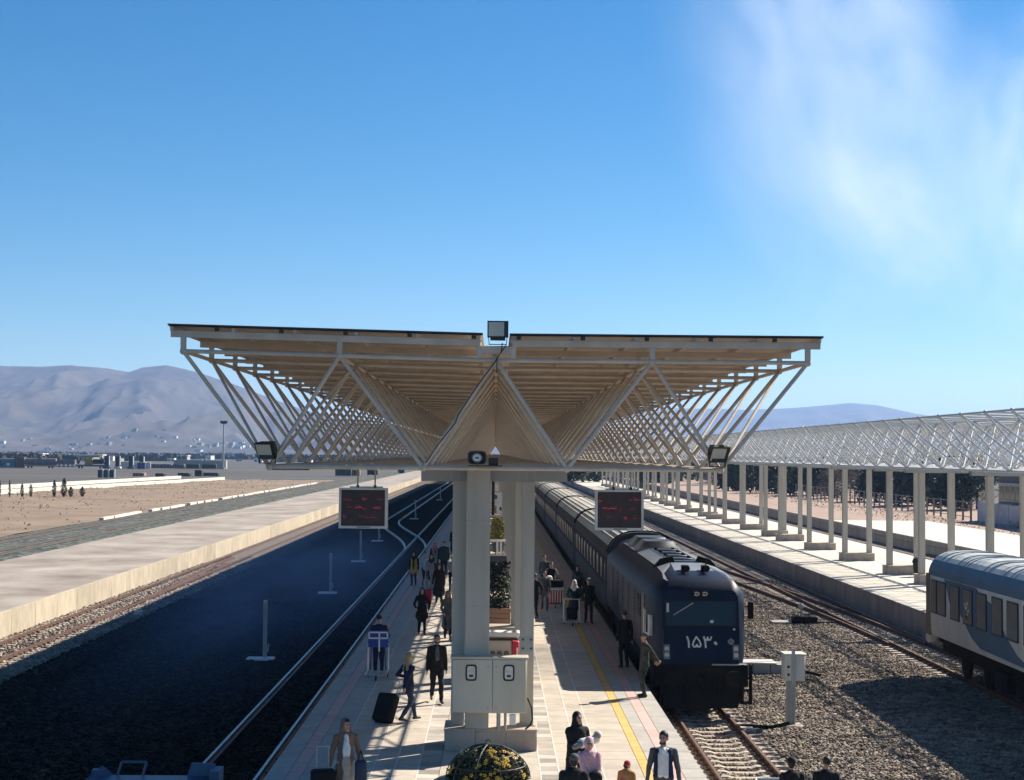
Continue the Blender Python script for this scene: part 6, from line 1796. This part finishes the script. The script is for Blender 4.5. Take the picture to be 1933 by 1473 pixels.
for k, px in enumerate((205, 225, 250, 270)):
    t = thing('loading_tower', ['leftmost tall dark tower block in the far yard', 'tall dark tower on a white foot in the far yard', 'tall dark tower with a blue side in the far yard', 'rightmost tall dark tower beside the small blue box'][k], 'tower', (yx(px), YD, z0), 0, 'dark upright towers in the far yard')
    MB().rbox((-0.8, -0.8, 0.8), (0.8, 0.8, 5.4), 0.08, mat('tower_dark', (0.014, 0.018, 0.03), rough=0.6), 1).build('shaft', t)
    MB().rbox((-1.3, -1.1, 0), (1.5, 1.1, 0.85), 0.15, M_WHITE if k == 1 else M_BLUEM, 1).build('foot', t)
    MB().box((0.8, -0.7, 1.5), (1.1, 0.7, 5.2), M_GALV).build('side', t)
ybox('white_fence_wall', 'short white wall behind the dark towers', 'wall', 228, 287, z0, 1.6, mat('whitewash', (0.62, 0.58, 0.50)), 656, 0.5)
ybox('blue_box', 'small deep blue box at the foot of the rightmost tower', 'box', 262, 276, z0, 1.4, M_BLUEM, 646, 2.0, extra=lid)
for k, (px0, px1) in enumerate(((288, 305), (306, 326), (328, 350), (354, 378), (384, 410))):
    ybox('scrap_wagon', ['low wagon nearest the towers loaded with scrap', 'second low scrap wagon right of the towers', 'third low scrap wagon right of the towers', 'fourth low dark wagon in the yard row', 'low dark wagon just left of the light mast'][k], 'wagon', px0, px1, z0 + 0.4, z0 + 2.2, M_TANK if k < 3 else M_HOUS, 640, 2.5, 'low wagons right of the towers', ribs)
ybox('pale_platform_shed', 'long pale flat roofed shed behind the low wagons', 'shed', 330, 428, z0, 2.4, mat('pale_roof', (0.34, 0.31, 0.29), rough=0.8), 670, 4, extra=lid)
for k in range(3):
    ybox('pallet_stack', ['left dark slab stack with white posts beyond the white walls', 'middle dark slab stack with white posts', 'right white post stack beyond the white walls'][k], 'stack', 188 + k * 11, 196 + k * 11, z0, 1.0, M_HOUS, 436, 1.5, 'slab stacks beyond the white walls', lambda t, w, h: MB().box((w, -0.1, 0), (w + 0.35, 0.3, h + 0.2), M_WHITE).build('white_post', t))
for k, (px0, px1, D) in enumerate(((296, 312, 460), (338, 360, 470), (370, 383, 475), (386, 414, 480), (254, 275, 465))):
    ybox('dark_sleeper_pile', ['dark timber pile left of the yard box', 'long dark timber pile beyond the white walls', 'square dark box among the timber piles', 'dark timber pile nearest the mast', 'brown timber pile by the slab stacks'][k], 'pile', px0, px1, z0, z0 + (1.9 if k == 2 else 1.0), M_HOUS if k != 4 else M_WOOD, D, 3, 'timber piles beyond the white walls', ribs)
t = thing('light_mast', 'tall floodlight mast standing alone in the far left yard', 'light mast', (-117.6, 664, -1.2))
b = MB(); b.tube((0, 0, 0), (0, 0, 20.0), 0.42, M_GALV, 10, 0.24); b.build('pole', t)
MB().tube((0, 0, 19.6), (0, 0, 20.0), 1.2, M_UNDER, 12).build('ring', t)
for k in range(6):
    a = k * math.pi / 3
    MB().rbox((1.2 * math.cos(a) - 0.35, 1.2 * math.sin(a) - 0.35, 19.9), (1.2 * math.cos(a) + 0.35, 1.2 * math.sin(a) + 0.35, 20.9), 0.05, M_UNDER, 1).build('lamp', t)
MB().rbox((-0.7, -0.7, 0), (0.7, 0.7, 0.5), 0.05, M_CONC_EDGE, 1).build('footing', t)
ybox('teal_freight_box', 'teal freight container on the dirt seen under the canopy edge', 'container', 634, 664, -1.1, 1.2, mat('dark_teal', (0.035, 0.085, 0.085), rough=0.6), 497, 2.6, extra=ribs)
ybox('brown_freight_box', 'brown crate beside the teal freight container', 'crate', 665, 680, -1.1, 0.9, M_WOOD, 500, 2.6, extra=ribs)
ybox('dark_freight_box', 'dark brown crate between the two hanging rods', 'crate', 694, 713, -1.1, 0.5, M_UNDER, 520, 2.6, extra=lid)
ybox('blue_freight_box', 'deep blue container at the end of the left platform', 'container', 752, 764, -1.1, 1.0, M_BLUEM, 573, 2.6, extra=lid)
ybox('long_dark_wagon', 'long dark flat wagon seen under the lower left corner of the canopy', 'wagon', 508, 585, -1.1, 0.4, M_UNDER, 640, 2.5, extra=ribs)
# village at the foot of the hills
M_HW = [mat('house_white', (0.74, 0.72, 0.69), rough=0.8), mat('house_beige', (0.42, 0.37, 0.31), rough=0.8), mat('house_grey', (0.32, 0.31, 0.30), rough=0.8)]
hm = []
for k in range(3):
    w = MB().box((-5, -5, 0), (5, 5, 5.5), M_HW[k]).mesh('wall')
    r_ = MB().box((-5.3, -5.3, 5.5), (5.3, 5.3, 6.0), M_HW[(k + 1) % 3]).mesh('roof')
    wi = MB().box((-0.8, -5.1, 2), (0.8, -5.01, 4), M_GLASS).mesh('window')
    hm.append((w, r_, wi))
rg = np.random.default_rng(5)
bpy.context.view_layer.update()
def ray_z(x, y):
    hit, loc, *_ = sc.ray_cast(bpy.context.evaluated_depsgraph_get(), Vector((x, y, 365)), Vector((0, 0, -1)))
    return loc.z if hit else -1.4
for k in range(130):
    if k < 60:
        px, D = rg.uniform(-60, 470), rg.uniform(3050, 3500)
    elif k < 90:
        px, D = rg.normal(445, 22), rg.uniform(3100, 3600)
    else:
        px, D = rg.uniform(-60, 900), rg.uniform(1050, 1500)
    x = yx(px, D)
    z = ray_z(x, D)
    kk = int(rg.integers(0, 3)) if k < 40 else (0 if rg.uniform() < 0.6 else 1)
    t = thing('village_house', ['small white flat roofed house', 'small beige flat roofed house', 'small grey flat roofed house'][kk] + ' at the foot of the left hills', 'house', (x, D, z - 0.8), rg.uniform(-0.5, 0.5), ['white', 'beige', 'grey'][kk] + ' village houses below the hills')
    s = rg.uniform(0.3, 0.65) * (1.5 if D > 2000 else 1.0)
    t.scale = (s * rg.uniform(0.8, 1.6), s, s * rg.uniform(0.8, 1.3))
    place('wall', hm[kk][0], t); place('roof', hm[kk][1], t)
    for wx in (-2.5, 2.5):
        place('window', hm[kk][2], t, (wx, 0, 0))
# dark tree belts and hedges on the plain
M_BELT = mat('tree_belt', (0.045, 0.045, 0.032), rough=0.9, scale=0.05, col2=(0.085, 0.08, 0.06))
b = MB()
for k in range(5200):
    band = rg.integers(0, 6)
    D = (900, 1180, 1500, 2500, 1250, 2000)[band] + rg.normal() * 14
    px = rg.uniform(-150, 1100) if band not in (0, 4) else rg.uniform(-100, 360)
    x = yx(px, D)
    if mnoise.noise(Vector((x * 0.012, band * 3.3, 0))) < -0.02:
        continue
    h = rg.uniform(2.0, 6.0); w = rg.uniform(2, 4.0)
    c = Vector((x, D, -1.4 + h * 0.5)); 
    for q in range(2):
        a = rg.uniform(0, 3.14)
        d = Vector((math.cos(a), math.sin(a), 0)) * w
        b.add([c - d * 0.8 - Vector((0, 0, h / 2)), c + d * 0.8 - Vector((0, 0, h / 2)), c + d * 0.5 + Vector((0, 0, h * rg.uniform(0.2, 0.5))), c - d * 0.4 + Vector((0, 0, h * rg.uniform(0.3, 0.6)))], [(0, 1, 2, 3)], M_BELT)
struct(b.build('tree_belt'), 'stuff')
for k, (px, D, w, h) in enumerate(((120, 1150, 60, 4), (180, 1400, 80, 4), (40, 1000, 30, 5), (300, 1300, 50, 3.5), (85, 1250, 45, 4))):
    t = thing('long_warehouse', ['long pale warehouse roof in the plain above the yellow crane', 'longest pale warehouse roof far out on the plain', 'grey warehouse above the brown wagon on the plain', 'low pale warehouse right of the towers on the plain', 'grey roofed warehouse behind the tank wagon'][k], 'warehouse', (yx(px, D), D, -1.4))
    MB().box((-w / 2, 0, 0), (w / 2, 12, h), M_HW[1]).build('wall', t); MB().box((-w / 2 - 0.5, -0.5, h), (w / 2 + 0.5, 12.5, h + 0.6), M_HW[0]).build('roof', t)
    for q in range(4):
        MB().box((-w / 2 + (q + 0.3) * w / 4, -0.06, 0.5), (-w / 2 + (q + 0.6) * w / 4, -0.002, h - 1), M_GLASS).build('door', t)

# ------------------------------------------------------------------ smoke and haze
def smoke_mat(name, col, dens, nscale, stretch, lo, hi, seed):
    m = bpy.data.materials.new(name)
    m.use_nodes = True
    n, l = m.node_tree.nodes, m.node_tree.links
    n.clear()
    out = n.new('ShaderNodeOutputMaterial'); v = n.new('ShaderNodeVolumePrincipled')
    v.inputs['Color'].default_value = (*col, 1)
    v.inputs['Anisotropy'].default_value = 0.55
    tc = n.new('ShaderNodeTexCoord')
    mp = n.new('ShaderNodeMapping'); mp.inputs['Scale'].default_value = stretch; mp.inputs['Location'].default_value = (seed, seed * 0.7, 0)
    l.new(tc.outputs['Object'], mp.inputs['Vector'])
    nz = n.new('ShaderNodeTexNoise'); nz.inputs['Scale'].default_value = nscale; nz.inputs['Detail'].default_value = 6; nz.inputs['Roughness'].default_value = 0.62; nz.inputs['Distortion'].default_value = 1.2
    l.new(mp.outputs[0], nz.inputs['Vector'])
    mr = n.new('ShaderNodeMapRange'); mr.inputs['From Min'].default_value = lo; mr.inputs['From Max'].default_value = hi
    l.new(nz.outputs['Fac'], mr.inputs['Value'])
    ln = n.new('ShaderNodeVectorMath'); ln.operation = 'LENGTH'; l.new(tc.outputs['Object'], ln.inputs[0])
    fo = n.new('ShaderNodeMapRange'); fo.interpolation_type = 'SMOOTHSTEP'
    fo.inputs['From Min'].default_value = 1.0; fo.inputs['From Max'].default_value = 0.25; fo.inputs['To Min'].default_value = 0; fo.inputs['To Max'].default_value = 1
    l.new(ln.outputs['Value'], fo.inputs['Value'])
    mu = n.new('ShaderNodeMath'); mu.operation = 'MULTIPLY'; l.new(mr.outputs[0], mu.inputs[0]); l.new(fo.outputs[0], mu.inputs[1])
    m2 = n.new('ShaderNodeMath'); m2.operation = 'MULTIPLY'; l.new(mu.outputs[0], m2.inputs[0]); m2.inputs[1].default_value = dens
    l.new(m2.outputs[0], v.inputs['Density'])
    l.new(v.outputs[0], out.inputs['Volume'])
    MATS[name] = m
    return m
def smoke(loc, scale, m, rot=(0, 0, 0)):
    b = MB(); b.ball((0, 0, 0), 1.0, m, 20, 12)
    o = b.build('smoke')
    o.location = loc; o.scale = scale; o.rotation_euler = rot
    return struct(o, 'stuff')
SM1 = smoke_mat('smoke_white', (0.92, 0.94, 0.97), 0.11, 2.0, (1.2, 1.2, 1.1), 0.34, 0.82, 1.3)
SM2 = smoke_mat('smoke_blue', (0.35, 0.58, 1.0), 0.022, 1.2, (1, 1, 1), 0.25, 0.7, 4.0)
smoke((13.8, 62, 21.5), (8.0, 6, 12.5), SM1, (0, R(-14), 0))
smoke((16.6, 64, 16.6), (6.2, 4, 3.0), SM1, (0, R(42), 0))
smoke((23.5, 66, 19.0), (5.5, 5, 9.0), SM1, (0, R(8), 0))
smoke((-9.0, 72, 0.6), (8.0, 42, 2.6), SM2)
# even haze over the whole plain
hz = bpy.data.materials.new('haze')
hz.use_nodes = True
hn, hl = hz.node_tree.nodes, hz.node_tree.links
hn.clear()
ho = hn.new('ShaderNodeOutputMaterial'); hv = hn.new('ShaderNodeVolumePrincipled')
hv.inputs['Color'].default_value = (0.36, 0.58, 1.0, 1)
hv.inputs['Density'].default_value = 0.00009
hv.inputs['Anisotropy'].default_value = 0.2
hl.new(hv.outputs[0], ho.inputs['Volume'])
b = MB(); b.box((-8200, -400, -3.0), (8200, 14000, 372), hz)
struct(b.build('haze'), 'stuff')
